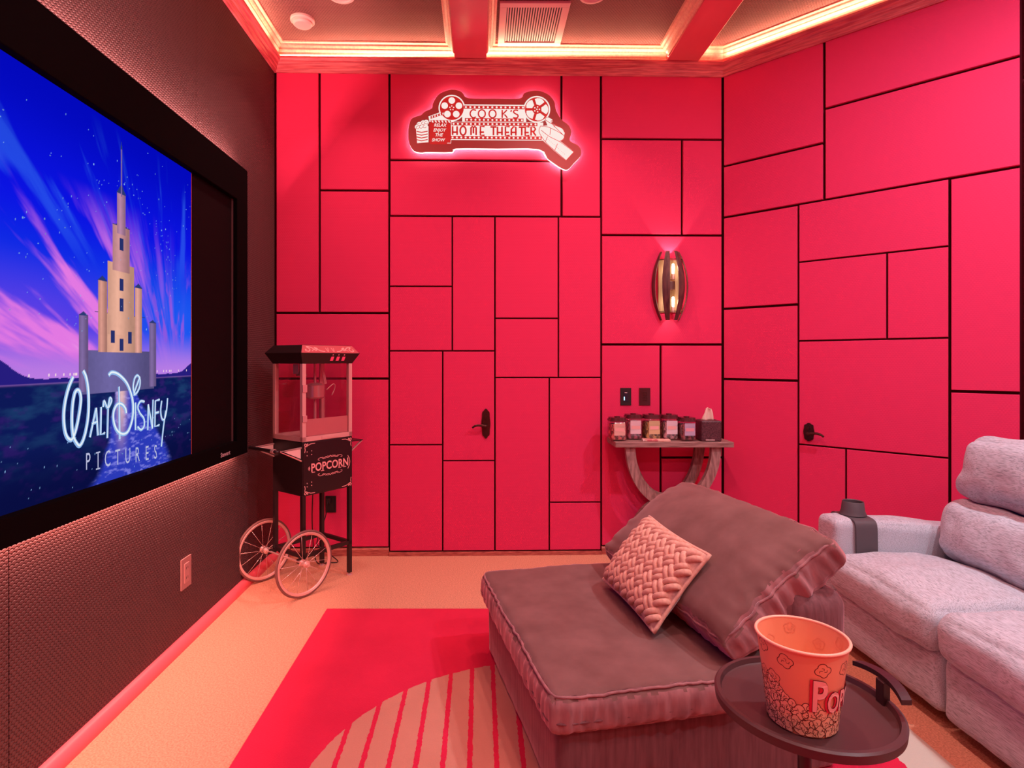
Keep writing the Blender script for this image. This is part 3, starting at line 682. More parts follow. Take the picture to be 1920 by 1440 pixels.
for p in ([(1440, 378), (1418, 398), (1480, 440), (1575, 480), (1600, 520)], [(1490, 400), (1480, 435), (1590, 545)], [(1375, 460), (1362, 520), (1430, 620), (1520, 700), (1615, 782)],
          [(1380, 500), (1460, 560), (1560, 610), (1688, 702)], [(1375, 460), (1460, 475), (1590, 545), (1585, 585), (1555, 602)], [(1615, 782), (1688, 702)], [(1535, 625), (1508, 690)], [(1440, 560), (1420, 610)], [(1470, 480), (1462, 545)], [(1520, 440), (1500, 470)]):
    R2.ribbon([(q.x, q.y) for q in smoothline([(*a, 0) for a in p], 4)], 5, fsg, d1_)
for k in range(16): R2.disc((1390+k*14, 535+k*12.5), 2.5, fsg, d1_, 5)
W.build('lit_artwork', m_sw, sign, world=True); R.build('red_artwork', m_sr, sign, world=True)['kind'] = 'stuff'
W2.build('lit_lettering', m_sw, sign, world=True)['kind'] = 'stuff'; R2.build('line_artwork', m_sr, sign, world=True)['kind'] = 'stuff'

# ------------------------------------------------------------------ barrel sconce
su_, sz_ = back(1255, 537)
sr_ = thing('wall_sconce', 'barrel shaped slatted wall sconce with two glowing bulbs above the console table', 'wall lamp',
            M=Matrix.Translation(fb(su_, sz_, .0)) @ Matrix.Rotation(math.atan2(UB.y, UB.x), 4, 'Z'))
m_stave = vary(mat('dark_stave', (.09, .03, .03), .5), (.07, .018, .02), (.14, .05, .045), (60, 60, 8), 4)
m_gold = vary(mat('warm_plate', (.7, .45, .25), .5), (.30, .20, .10), (.46, .32, .18), (60, 60, 6), 4)
B().box(-.085, .085, -.012, -.001, -.19, .19, .003).build('back_plate', m_gold, sr_)
HZ = .247
def rad_(t): return .068+.062*(1-t*t)      # t -1..1
for az in (-80, -28, 24, 76):
    a0 = math.radians(az); da = math.radians(12); b = B(); n = 20; V = []; Fc = []
    for i in range(n+1):
        t = -1+2*i/n; r = rad_(t)
        for rr, aa in ((r, a0-da), (r+.0005, a0-da/3), (r+.0005, a0+da/3), (r, a0+da), (r-.005, a0+da), (r-.005, a0-da)):
            V.append((rr*math.sin(aa), -rr*math.cos(aa)*.95, t*HZ))
    for i in range(n):
        for k in range(6): Fc.append((i*6+k, i*6+(k+1) % 6, (i+1)*6+(k+1) % 6, (i+1)*6+k))
    Fc += [tuple(range(6)), tuple(range(n*6, n*6+6))]
    b.add(V, Fc).build('stave', m_stave, sr_, smooth='auto')
for zc in (-.185, .185):
    r = rad_(zc/HZ)-.004; B().tube([(r*math.sin(a), -r*math.cos(a)*.95, zc) for a in np.linspace(-PI/2, PI/2, 20)], .0022, 6).build('band', m_bronze, sr_, smooth=True)
for zc, s_ in ((.118, 1), (-.118, -1)):
    bu = B().lathe([(.0001, .040), (.008, .035), (.011, .018), (.010, -.015), (.008, -.032), (.006, -.038)], 16, M=Matrix.Translation((.008, -.055, zc))).build('bulb', emis('bulb_glow', (1, .78, .48), 9), sr_, smooth=True)
    B().lathe([(.013, -.075), (.013, -.036), (.008, -.034)], 14, M=Matrix.Translation((.008, -.055, zc)) ).build('bulb_socket', m_chrome, sr_, smooth='auto')
B().box(-.02, .02, -.06, -.01, -.03, .03, .003).build('socket_mount', m_stave, sr_)
for zc in (.118, -.118):
    d = bpy.data.lights.new('sconce_light', 'POINT'); d.energy = .7; d.color = (1, .68, .45); d.shadow_soft_size = .02
    o = bpy.data.objects.new('sconce_light', d); COL.objects.link(o); o.location = ROOTS[sr_.name] @ Vector((.008, -.085, zc))

for s_ in (1, -1):
    d = bpy.data.lights.new('sconce_beam', 'SPOT'); d.energy = 7; d.color = (1, .75, .45); d.spot_size = math.radians(66); d.spot_blend = .12; d.shadow_soft_size = .008
    o = bpy.data.objects.new('sconce_beam', d); COL.objects.link(o); o.location = ROOTS[sr_.name] @ Vector((.0, -.050, s_*.165))
    o.rotation_euler = (PI if s_ > 0 else 0, 0, 0)

# ------------------------------------------------------------------ wall plates
def plate(fn, uz, w_, h_, m, name, label, cat, deep=.007):
    u, z = uz; t = thing(name, label, cat, fn(u, z, 0))
    b = B().prism([(u-w_/2, z-h_/2), (u+w_/2, z-h_/2), (u+w_/2, z+h_/2), (u-w_/2, z+h_/2)], fn, .001, deep)
    b.build('cover_plate', m, t, world=True); return t, u, z
def pr_box(fn, u, z, w_, h_, d0, d1): return B().prism([(u-w_/2, z-h_/2), (u+w_/2, z-h_/2), (u+w_/2, z+h_/2), (u-w_/2, z+h_/2)], fn, d0, d1)
t, u, z = plate(fb, back(1173, 743.5), .078, .125, m_blackp, 'light_switch', 'dark wall switch plate with a small blue white glow, above the jars', 'light switch')
pr_box(fb, u, z, .034, .068, .007, .010).build('rocker', mat('rocker_dark', (.015, .012, .03), .3), t, world=True)
pr_box(fb, u-.012, z-.014, .007, .026, .010, .0108).build('indicator', emis('switch_glow', (.45, .75, 1), 2.2), t, world=True)
pr_box(fb, u, z+.028, .018, .005, .010, .0108).build('legend', m_white, t, world=True)
t, u, z = plate(fb, back(1208.5, 743.5), .080, .125, mat('smoked_plate', (.10, .03, .035), .15, .5), 'keypad', 'glossy dark keypad plate right of the glowing wall switch', 'keypad')
for i in range(4):
    for j in range(3): pr_box(fb, u-.012+j*.012, z-.026+i*.017, .008, .010, .007, .0085).build('button', m_bronze, t, world=True)
t, u, z = plate(fl, (2.875, .345), .095, .150, mat('pinkish_plate', (.42, .22, .20), .4), 'wall_outlet', 'pinkish cover plate low on the textured left wall below the screen', 'outlet')
pr_box(fl, u, z, .045, .095, .007, .010).build('socket_face', mat('socket_face', (.50, .27, .25), .4), t, world=True)
for dz in (-.024, .024):
    for du in (-.008, .008): pr_box(fl, u+du, z+dz, .003, .012, .010, .0105).build('slot', m_dark, t, world=True)
t, u, z = plate(fb, back(620.5, 945), .075, .118, m_dark, 'power_outlet', 'black power outlet on the red wall behind the popcorn cart legs', 'outlet')
pr_box(fb, u, z, .04, .085, .007, .010).build('socket_face', m_blackp, t, world=True)

# ------------------------------------------------------------------ popcorn cart
RC = math.radians(52.5)
cart = thing('popcorn_cart', 'black popcorn cart with two chrome spoked wheels lettered POPCORN', 'popcorn cart', (-1.072, 3.715, 0), RC)
X2, Y2 = .19, .155; ZB0, ZB1 = .578, .905
B().box(-X2, X2, -Y2, Y2, ZB0, ZB1, .004).build('cabinet', m_blk, cart)
B().box(-X2+.004, X2-.004, -Y2-.004, -Y2, ZB0+.006, ZB1-.006, .0015).build('door', m_blk, cart)
ff = lambda x, z, d: Vector((x, -Y2-.004-d, z))
LT = B()
add_text(LT, 'POPCORN', ff, .0008, .012, .742, .070, sx=.86, bold=.0016, spacing=1.02)
for x in (-.135, .160): pass
def serif(b, x, z): b.ribbon([(x-.012, z), (x+.012, z)], .004, ff, .0008)
for x in (-.115, -.047, .085, .125): serif(b=LT, x=x, z=.716)
LT.build('lettering', m_goldp, cart)
def scroll(b, fn, x, z, sx, sz, w_, d=.0008):
    b.ribbon([(x+sx*a, z+sz*c) for a, c, _ in smoothline([(0, -.052, 0), (.004, -.035, 0), (.002, -.02, 0), (.012, -.008, 0), (.006, .002, 0), (-.002, -.006, 0), (.010, -.016, 0), (.024, -.008, 0), (.022, .001, 0), (.015, -.006, 0), (.030, -.008, 0), (.044, -.002, 0), (.075, -.001, 0)], 4)], w_, fn, d)
for cx, cz, sx, szz in ((-.178, .893, 1, 1), (.178, .893, -1, 1), (-.178, .590, 1, -1), (.178, .590, -1, -1)):
    OR = B(); scroll(OR, ff, cx, cz, sx, szz, .0042); OR.build('corner_scroll', m_goldp, cart)
for sg in (1, -1):      # flourishes over and under the word
    OR = B()
    for k in (-1, 1):
        OR.ribbon([(.012+k*a, .742+sg*c) for a, c, _ in smoothline([(0, .062, 0), (.018, .050, 0), (.035, .058, 0), (.052, .046, 0), (.068, .056, 0), (.088, .052, 0), (.092, .044, 0), (.080, .042, 0)], 4)], .0030, ff, .0008)
        OR.ribbon([(.012+k*a, .742+sg*c) for a, c, _ in smoothline([(.004, .05, 0), (.02, .060, 0), (.04, .047, 0), (.06, .058, 0)], 4)], .0026, ff, .0008)
    OR.build('flourish', m_goldp, cart)
OR = B(); OR.ribbon([(.150, .785), (.163, .765), (.167, .742), (.163, .720), (.150, .700)], .004, ff, .0008)
OR.build('side_ornament', m_goldp, cart); OR = B()
for k in range(5): OR.ribbon([(-.140, .742), (-.140-.014*math.cos(k*.6-1.2), .742+.014*math.sin(k*.6-1.2))], .003, ff, .0008)
OR.build('side_ornament', m_goldp, cart)
for i, (x, z) in enumerate([(-.160, .845), (-.160, .822), (-.128, .848), (-.128, .826), (-.160, .655), (-.160, .635), (-.128, .658), (-.128, .638)]):
    B().lathe([(.004, 0), (.0035, .002), (.0001, .0025)], 8, M=Matrix.Translation((x, -Y2-.004, z)) @ Matrix.Rotation(PI/2, 4, 'X')).build('rivet', m_chrome, cart)
# legs, lower frame, feet
lw = .0125
for x, y, z0 in ((-X2+lw, -Y2+lw, .19), (-X2+lw, Y2-lw, .19), (X2-lw, -Y2+lw, .018), (X2-lw, Y2-lw, .018)):
    lg = B().box(x-lw, x+lw, y-lw, y+lw, z0, ZB0+.001, .002).build('leg', m_blk, cart)
    if z0 < .1: B().lathe([(.020, 0), (.020, .006), (.006, .012), (.006, .020)], 14, M=Matrix.Translation((x, y, .001))).build('levelling_foot', m_chrome, lg)
zr = .215
B().bar((-X2, -Y2+lw, zr), (X2, -Y2+lw, zr), .018, .024).bar((-X2, Y2-lw, zr), (X2, Y2-lw, zr), .018, .024).bar((-X2+lw, -Y2, zr), (-X2+lw, Y2, zr), .018, .024).bar((X2-lw, -Y2, zr), (X2-lw, Y2, zr), .018, .024).build('lower_frame', m_blk, cart)
AX, RW = -.215, .197
B().tube([(AX, -Y2-.09, RW), (AX, Y2+.075, RW)], .006, 10).build('axle', m_chrome, cart)
for ya, yb in ((-Y2, -Y2+.02), (Y2-.02, Y2)): B().box(AX-.004, -X2+lw, ya, yb, RW-.012, RW+.012).build('axle_bracket', m_blk, cart)
def wheel(y):
    cirk = lambda r, yy=0, n=48: [(r*math.cos(2*PI*k/n), yy, r*math.sin(2*PI*k/n)) for k in range(n)]
    wh = B().tube(cirk(.1745), .0075, 8, True).tube(cirk(.180, .004), .005, 6, True).tube(cirk(.180, -.004), .005, 6, True).build('wheel', m_rim, cart, smooth=True); wh.location = (AX, y, RW)
    B().tube(cirk(.188), .0085, 8, True).build('tyre', mat('tyre_rubber', (.20, .09, .08), .6) if 'tyre_rubber' not in MATS else MATS['tyre_rubber'], wh, smooth=True)
    B().tube([(0, -.028, 0), (0, .028, 0)], .015, 14).tube([(0, -.022, 0), (0, -.018, 0)], .022, 14).tube([(0, .018, 0), (0, .022, 0)], .022, 14).tube([(0, -.042, 0), (0, -.028, 0)], .010, 10).build('hub', m_chrome, wh, smooth='auto')
    spk = None
    for k in range(14):
        a = 2*PI*k/14+.1
        if spk is None: spk = B().tube([(.016, 0, 0), (.170, 0, 0)], .0014, 5).build('spoke', m_chrome, wh, smooth=True); o = spk
        else: o = spk.copy(); COL.objects.link(o); o.parent = wh
        o.location = (0, (-.016 if k % 2 else .016), 0); o.rotation_euler = (0, a, (0.094 if k % 2 else -.094)); o.rotation_mode = 'XYZ'
        o.rotation_euler = (Matrix.Rotation(a, 4, 'Y') @ Matrix.Rotation(.1 if k % 2 else -.1, 4, 'Z')).to_euler()
wheel(-Y2-.055); wheel(Y2+.050)
# left push handle with triangular chrome brackets, small shelf on the right
for y in (-Y2+.012, Y2-.012):
    tri = [(-X2, .868), (-X2-.165, .868), (-X2, .795)]
    fy = lambda x, z, d, y=y: Vector((x, y+d, z))
    b = B().tube([fy(-X2+.002, .872, 0), fy(-X2-.150, .866, 0), fy(-X2+.002, .792, 0)], .006, 8); b.bar(fy(-X2-.004, .795, 0), fy(-X2-.004, .872, 0), .010, .006); b.build('handle_bracket', m_chrome, cart, smooth='auto')
    B().prism([(-X2-.004, .866), (-X2-.12, .862), (-X2-.004, .806)], fy, -.001, .001).build('bracket_plate', m_white, cart)
B().tube([(-X2-.150, -Y2+.012, .866), (-X2-.165, -Y2+.012, .866), (-X2-.168, -Y2+.03, .868), (-X2-.168, Y2-.03, .868), (-X2-.165, Y2-.012, .866), (-X2-.150, Y2-.012, .866)], .011, 10).build('push_handle', m_blk, cart, smooth=True)
B().tube([(-X2-.168, -Y2+.03, .868), (-X2-.168, -Y2+.055, .868)], .0145, 12).build('handle_collar', m_chrome, cart, smooth='auto')
B().box(X2, X2+.10, -Y2+.01, Y2-.01, .866, .872, .001).build('side_shelf', m_blk, cart)
for y in (-Y2+.02, Y2-.02): B().bar((X2, y, .800), (X2+.10, y, .866), .006, .010, (0, 1, 0)).build('shelf_strut', m_chrome, cart)
# popper cabinet on the cart
pop = thing('popcorn_machine', 'glass sided popcorn popper with black flared hood standing on the cart', 'popcorn machine', (-1.072, 3.715, ZB1), RC)
zl_ = lambda z: z-ZB1
Z0, Z1, Z2, Z3 = .001, zl_(1.378), zl_(1.443), zl_(1.492)
pw_ = .013
for x in (-X2+pw_, X2-pw_):
    for y in (-Y2+pw_, Y2-pw_): B().box(x-pw_, x+pw_, y-pw_, y+pw_, Z0, Z1, .0015).build('corner_post', m_alu, pop)
bs = B().box(-X2, X2, -Y2, -Y2+.012, Z0, .030, .001).box(-X2, X2, Y2-.012, Y2, Z0, .030, .001).box(-X2, -X2+.012, -Y2, Y2, Z0, .030, .001).box(X2-.012, X2, -Y2, Y2, Z0, .030, .001); bs.build('base_rail', m_alu, pop)
B().box(-X2+.013, X2-.013, -Y2+.013, Y2-.013, .002, .012).build('deck', m_alu, pop)
for bx in ((-X2+.026, X2-.026, -Y2+.006, -Y2+.009), (-X2+.026, X2-.026, Y2-.009, Y2-.006), (-X2+.006, -X2+.009, -Y2+.026, Y2-.026), (X2-.009, X2-.006, -Y2+.026, Y2-.026)):
    B().box(*bx, .030, Z1).build('glass_pane', m_glass, pop)
B().box(-X2+.03, X2-.03, -Y2+.011, -Y2+.014, .032, .135).build('kick_panel', mat('pink_metal_panel', (.85, .42, .42), .4, .2), pop)
B().box(-.05, .09, -Y2-.004, -Y2, .006, .022, .001).build('door_pull', m_alu, pop)
B().box(-X2-.001, -X2+.03, -Y2-.006, -Y2, .300, .345, .001).build('hinge', m_chrome, pop)
B().box(-X2-.001, -X2+.03, -Y2-.006, -Y2, .120, .160, .001).build('hinge', m_chrome, pop)
fl_w = .035
def ring(h, e): return [(-X2-e, -Y2-e, h), (X2+e, -Y2-e, h), (X2+e, Y2+e, h), (-X2-e, Y2+e, h)]
hd = B(); V = ring(Z1, 0)+ring(Z2, fl_w)+ring(Z3, -.004); hd.add(V, [(3, 2, 1, 0), (8, 9, 10, 11)]+[(r*4+k, r*4+(k+1) % 4, r*4+4+(k+1) % 4, r*4+4+k) for r in (0, 1) for k in range(4)])
hd.build('hood', m_blk, pop)
# coloured sloping front panel of the hood with scrolls, switches below
def on(h0, e0, h1, e1):      # mapping on a hood front slope: x across, t 0..1 up, d proud
    def fn(x, t, d):
        y0, y1 = -Y2-e0, -Y2-e1; n_ = Vector((0, -(h1-h0), (y1-y0)*-1)).normalized()
        if n_.y > 0: n_ = -n_
        return Vector((x, y0+(y1-y0)*t, h0+(h1-h0)*t))+n_*d
    return fn
fu = on(Z2, fl_w, Z3, -.004); fd_ = on(Z1, 0, Z2, fl_w)
B().prism([(-X2-fl_w+.004, .03), (X2+fl_w-.004, .03), (X2, .97), (-X2, .97)], fu, .0005, .0012).build('fascia', mat('fascia_red', (.50, .085, .105), .45), pop)
SC = B()
for k in (-1, 1):
    SC.ribbon([(k*a, t) for a, t, _ in smoothline([(.175, .55, 0), (.185, .35, 0), (.165, .25, 0), (.150, .5, 0), (.170, .8, 0), (.13, .75, 0), (.105, .35, 0), (.085, .6, 0), (.070, .3, 0), (.045, .25, 0)], 4)], [.055]*37, lambda a, t, d: fu(a, t, d), .0018) if False else None
    P_ = smoothline([(.175, .50, 0), (.185, .35, 0), (.165, .22, 0), (.150, .5, 0), (.168, .78, 0), (.135, .70, 0), (.110, .35, 0), (.095, .6, 0), (.115, .7, 0), (.075, .30, 0), (.045, .22, 0)], 4)
    fz = lambda a, t, d: fu(a, t/.06, d)
    SC.ribbon([(k*p.x, p.y*.06) for p in P_], .0062, fz, .0018)
    SC.ribbon([(k*.02, .012), (k*.012, .042)], .004, fz, .0018); SC.ribbon([(k*.024, .012), (k*.030, .040)], .004, fz, .0018)
    SC.ribbon([(k*.09, .036), (k*.12, .030), (k*.14, .016)], .004, fz, .0018)
SC.build('hood_scrollwork', m_goldp, pop)
m_sw3 = mat('red_switch', (.75, .03, .08), .3, emit=(.9, .05, .12), estr=.5)
for k in range(3):
    x = .015+k*.044
    B().prism([(x-.010, .25), (x+.010, .25), (x+.010, .62), (x-.010, .62)], fd_, .0, .006).build('switch', m_sw3, pop)
    B().prism([(x-.004, .78), (x+.004, .78), (x+.004, .88), (x-.004, .88)], fd_, .0, .001).build('switch_legend', m_goldp, pop)
# kettle
kt = B().lathe([(.0001, .245), (.048, .245), (.060, .256), (.062, .330), (.066, .333), (.062, .336), (.030, .348), (.0001, .350)], 28, M=Matrix.Translation((.03, .02, 0))).build('kettle', m_chrome, pop, smooth='auto')
B().tube([(.03, .02, .012), (.03, .02, .245)], .009, 10).tube([(.03, .02, .35), (.03, .02, Z1)], .008, 10).build('support_rod', m_alu, pop, smooth='auto')
B().bar((.075, -.03, .34), (.045, -.03, Z1), .020, .004, (0, 1, 0)).bar((.09, .04, .30), (.10, .04, Z1), .024, .004, (0, 1, 0)).build('hanger_strap', m_alu, pop)
B().tube([p for p in smoothline([(.09, -.02, .30), (.13, -.03, .335), (.150, -.03, .330), (.145, -.03, .300), (.125, -.03, .265)], 5)], .004, 8).build('kettle_handle', m_chrome, pop, smooth=True)
B().lathe([(.030, .395), (.034, .402), (.016, .420), (.014, Z1)], 18, M=Matrix.Translation((-.10, -.02, 0))).build('heat_lamp', mat('lamp_glass', (.7, .35, .33), .2, .3), pop, smooth='auto')
B().box(-.162, -.160, -.03, .035, .385, .450).build('paper_notice', mat('paper_notice', (.55, .40, .45), .7), pop) if False else B().box(-X2+.011, -X2+.0115, -.10, -.045, .41, Z1-.003).build('paper_notice', mat('paper_notice', (.45, .28, .33), .7), pop)
cordp = [fb(back(620, 0)[0]-.005, zb(620, 940), .010), fb(back(617, 0)[0], zb(618, 940), .05), fb(back(614, 0)[0], zb(614, 965), .06), fb(back(607, 0)[0], zb(607, 985), .10), fb(back(603, 0)[0], zb(603, 1005), .12), (-1.10, 3.93, .14), (-1.02, 3.95, .07), (-.98, 3.99, .010), (-1.04, 3.98, .008), (-1.12, 3.95, .03), (-1.14, 3.93, .30), (-1.12, 3.895, .60)]
pc_ = B().tube(smoothline([tuple(p) for p in cordp], 6), .0038, 8).build('power_cord', m_blackp, cart, smooth=True, world=True)
B().box(-.016, .016, -.014, .014, -.018, .018, .004, M=Matrix.Translation(fb(back(617.5, 0)[0], zb(618, 938), .026))).build('power_plug', m_blackp, pc_, world=True)

# ------------------------------------------------------------------ console table
ct = thing('console_table', 'narrow grey oak console table with bowed crossing legs against the red wall', 'console table', (1.315, 4.04, 0))
TX0, TX1, TY0, TY1, TZ = .915, 1.715, 3.905, 4.168, .845
B().box(TX0, TX1, TY0, TY1, TZ-.036, TZ, .003).build('table_top', m_oak, ct, world=True)
for yy in (TY0+.045, TY1-.045):
    for sg in (-1, 1):
        hs = .292 if yy < TY0+.1 else .247
        for up_ in (1, 0):
            pts = []; n = 14
            for i in range(n+1):
                a = PI/2*i/n
                pts.append((1.315+sg*hs*math.cos(a), (TZ-.036)-.39*math.sin(a)) if up_ else (1.315+sg*hs*math.cos(a), .001+.39*math.sin(a)))
            b = B(); V = []; Fc = []
            for i, p in enumerate(pts):
                a = PI/2*i/n; nrm = Vector((sg*math.cos(a)*.39, -math.sin(a)*.292 if up_ else math.sin(a)*.292)).normalized()*.032
                for k, (e, dy) in enumerate(((1, -.020), (1, .020), (-1, .020), (-1, -.020))): V.append((p[0]+nrm.x*e, yy+dy, max(.0005, p[1]+nrm.y*e) if not up_ else min(TZ-.0355, p[1]+nrm.y*e)))
            for i in range(n):
                for k in range(4): Fc.append((i*4+k, i*4+(k+1) % 4, (i+1)*4+(k+1) % 4, (i+1)*4+k))
            Fc += [(0, 1, 2, 3), (n*4, n*4+1, n*4+2, n*4+3)]
            b.add(V, Fc).build('leg', m_oak2, ct, world=True)
B().box(1.28, 1.35, TY0+.05, TY1-.05, .385, .425, .003).build('stretcher', m_oak, ct, world=True)
m_lid = mat('jar_lid', (.10, .015, .022), .25, spec=.7)
JARS = [(1157, 4.005, .112, .135, 'pink candy and a cream label, leftmost on the console table', (.62, .16, .15), (.80, .48, .40)),
        (1187, 4.06, .110, .150, 'a white label over dark sweets, second from left', (.38, .10, .16), (.82, .62, .66)),
        (1221, 4.045, .112, .150, 'a greenish yellow label, middle of the five', (.40, .30, .10), (.66, .52, .28)),
        (1254, 4.045, .112, .150, 'a white and pink label, fourth from left', (.45, .26, .28), (.80, .66, .72)),
        (1287, 4.00, .108, .135, 'a bluish label over brown candy, nearest the tissue box', (.25, .07, .08), (.50, .42, .58))]
for px, yy, wj, hj, lab, cc, lc in JARS:
    x = (px-PX)/F*yy; j = thing('candy_jar', 'square glass candy jar with '+lab, 'jar', (x, yy, TZ+.001), random.uniform(-.03, .03)+.04, 'candy jars on the console table')
    s_ = wj/2
    B().soft(-s_, s_, -s_, s_, 0, hj, .016, (8, 8, 8)).build('glass_body', m_jar, j, smooth=True)
    mc = vary(mat('candy_'+lab[:8], cc, .4), tuple(c*.25 for c in cc), tuple(min(1, c*1.8) for c in cc), (70, 70, 50), 3, lo=.42, hi=.58)
    B().soft(-s_+.006, s_-.006, -s_+.006, s_-.006, .005, hj*.86, .014, (8, 8, 6)).build('candy', mc, j, smooth=True)['kind'] = 'stuff'
    ml = vary(mat('label_'+lab[:8], lc, .5), tuple(c*.72 for c in lc), lc, (4, 60, 45), 2)
    B().box(-s_*.62, s_*.72, -s_-.0012, -s_-.0002, hj*.28, hj*.90).build('paper_label', ml, j)
    B().box(-s_*.5, s_*.6, -s_-.0018, -s_-.0013, hj*.50, hj*.66).build('label_band', mat('band_'+lab[:8], (.85, .45, .42) if lc[0] > .55 else (.75, .35, .42), .5), j)
    lp = []
    for k in range(48):
        a = 2*PI*k/48; c_, sn = math.cos(a), math.sin(a); q = (abs(c_)**5+abs(sn)**5)**(-.2); rr = s_*1.04*q*(1+.02*math.cos(12*a)); lp.append((rr*c_, rr*sn))
    ld = B(); f3 = lambda x, y, d: Vector((x, y, d))
    ld.prism(lp, f3, hj-.002, hj+.012); ld.prism([(a*.9, b_*.9) for a, b_ in lp], f3, hj+.012, hj+.024); ld.lathe([(.018, hj+.024), (.020, hj+.030), (.0001, hj+.033)], 14)
    ld.build('lid', m_lid, j, smooth='auto')
cb_x = (1232-PX)/F*3.955
cb = thing('candy_box', 'flat pink and cream candy packet lying in front of the middle jars', 'candy box', (cb_x, 3.957, TZ+.001), -.10)
B().box(-.085, .085, -.028, .028, 0, .014, .002).build('carton', vary(mat('candy_wrapper', (.8, .3, .3), .4), (.62, .13, .15), (.85, .52, .42), (25, 40, 40), 2, lo=.45, hi=.55), cb)
B().box(-.098, -.085, -.024, .024, .001, .013, .001).build('end_flap', m_white, cb)
tb_x = (1328-PX)/F*4.0
tb = thing('tissue_box', 'dark speckled cube tissue box with a tissue sticking up at the right of the jars', 'tissue box', (tb_x, 4.0, TZ+.001), -.05)
B().box(-.068, .068, -.068, .068, .0, .140, .008).build('cover', vary(mat('tissue_cover', (.06, .02, .03), .5), (.045, .012, .018), (.13, .04, .055), (140, 140, 140), 3, bump=.4, bdist=.002), tb)
B().box(-.040, .020, -.071, -.068, .008, .013).build('emblem', m_white, tb)
ts = B(); V = []; Fc = []; n = 10
for i in range(n+1):
    t = i/n
    for j in range(7):
        s_ = j/6*2-1; V.append(((s_*(.040-.022*t))+.012*t*math.sin(3*t)-.006, .012*math.sin(s_*4+t*2)*(1-.4*t), .138+.090*t-(.020*abs(s_) if i == n else 0)))
for i in range(n):
    for j in range(6): Fc.append((i*7+j, i*7+j+1, (i+1)*7+j+1, (i+1)*7+j))
tso = ts.add(V, Fc).build('tissue', mat('tissue_paper', (.85, .62, .52), .8), tb, smooth=True); sm = tso.modifiers.new('thickness', 'SOLIDIFY'); sm.thickness = .0015

# ------------------------------------------------------------------ rug
rug = B().box(-.856, 1.62, -.4, 3.235, .0005, .012, .003)
m_rug = mat('rug_pattern', (.6, .02, .05), .95, spec=.1, sheen=.15); n, l = nodes(m_rug); bs_ = n['Principled BSDF']
def mth(op, a, b_=None, c=None):
    q = n.new('ShaderNodeMath'); q.operation = op
    for k, v in enumerate((a, b_, c)):
        if v is None: continue
        if hasattr(v, 'links'): l.new(v, q.inputs[k])
        else: q.inputs[k].default_value = v
    return q.outputs[0]
tc = n.new('ShaderNodeTexCoord'); sx_ = n.new('ShaderNodeSeparateXYZ'); l.new(tc.outputs['Object'], sx_.inputs[0])
ns = n.new('ShaderNodeTexNoise'); ns.inputs['Scale'].default_value = 55; ns.inputs['Detail'].default_value = 2; l.new(tc.outputs['Object'], ns.inputs['Vector'])
jit = mth('MULTIPLY', mth('SUBTRACT', ns.outputs[0], .5), .022)
Xn = mth('ADD', sx_.outputs[0], mth('MULTIPLY', jit, .5)); Yn = sx_.outputs[1]
dx = mth('SUBTRACT', Xn, .28); dy = mth('SUBTRACT', Yn, 1.775); dist = mth('SQRT', mth('ADD', mth('MULTIPLY', dx, dx), mth('MULTIPLY', dy, dy)))
inc = mth('LESS_THAN', mth('ADD', dist, jit), .885)
ph = mth('FRACT', mth('DIVIDE', mth('ADD', Xn, .516+.0925*20-.009), .0925)); notstripe = mth('GREATER_THAN', ph, .20)
tan_ = mth('MULTIPLY', inc, notstripe)
pale = mth('GREATER_THAN', mth('ADD', Xn, mth('MULTIPLY', jit, .6)), 1.455)
ns2 = n.new('ShaderNodeTexNoise'); ns2.inputs['Scale'].default_value = 3.2; ns2.inputs['Detail'].default_value = 4; l.new(tc.outputs['Object'], ns2.inputs['Vector'])
def mixn(f, a, b_):
    q = n.new('ShaderNodeMix'); q.data_type = 'RGBA'; l.new(f, q.inputs[0])
    for k, v in ((6, a), (7, b_)):
        if hasattr(v, 'links'): l.new(v, q.inputs[k])
        else: q.inputs[k].default_value = (*v, 1)
    return q.outputs[2]
redc = mixn(ns2.outputs[0], (.55, .012, .050), (.74, .022, .080)); tanc = mixn(ns2.outputs[0], (.50, .22, .155), (.66, .30, .215))
colr = mixn(pale, mixn(tan_, redc, tanc), (.56, .52, .44)); l.new(colr, bs_.inputs['Base Color'])
bp = n.new('ShaderNodeBump'); bp.inputs['Strength'].default_value = .5; bp.inputs['Distance'].default_value = .003
ns3 = n.new('ShaderNodeTexNoise'); ns3.inputs['Scale'].default_value = 260; l.new(tc.outputs['Object'], ns3.inputs['Vector']); l.new(ns3.outputs[0], bp.inputs['Height']); l.new(bp.outputs[0], bs_.inputs['Normal'])
tag(rug.build('rug', m_rug), 'red area rug with a striped tan disc and pale right border', 'rug')

# ------------------------------------------------------------------ ottoman lounge
RO = math.radians(11.3); ca_, sa_ = math.cos(RO), math.sin(RO)
# local frame: origin near left corner on the floor, x along the near edge, y away from the viewer
ot = thing('lounge_chair', 'low brown velvet lounge chair with a thick seat and low back on the red rug', 'lounge chair', (.222, 1.745, .0135), RO)
LW, LDp = 1.02, 1.06
def wr(amp, fx, fy, seed):
    def f(p, q):
        e = max(0, 1-abs(abs(q[0])-1)*3)+max(0, 1-abs(abs(q[1])-1)*3)
        nz = noise.noise(Vector((p.x*fx+seed, p.y*fy, p.z*6)))
        p = p.copy(); p.z += .55*amp*noise.noise(Vector((p.x*4+seed, p.y*4, 0)))*(1 if q[2] > 0 else .2)
        return p+Vector((nz*amp*min(1, e)*.6*(1 if abs(q[0]) > .98 else 0), nz*amp*min(1, e)*.6*(1 if abs(q[1]) > .98 else 0), 0))
    return f
B().soft(.02, LW, .02, LDp-.02, .0, .262, .025, (30, 30, 8), fn=wr(.006, 22, 22, 1)).build('base', m_velvet2, ot, smooth=True)
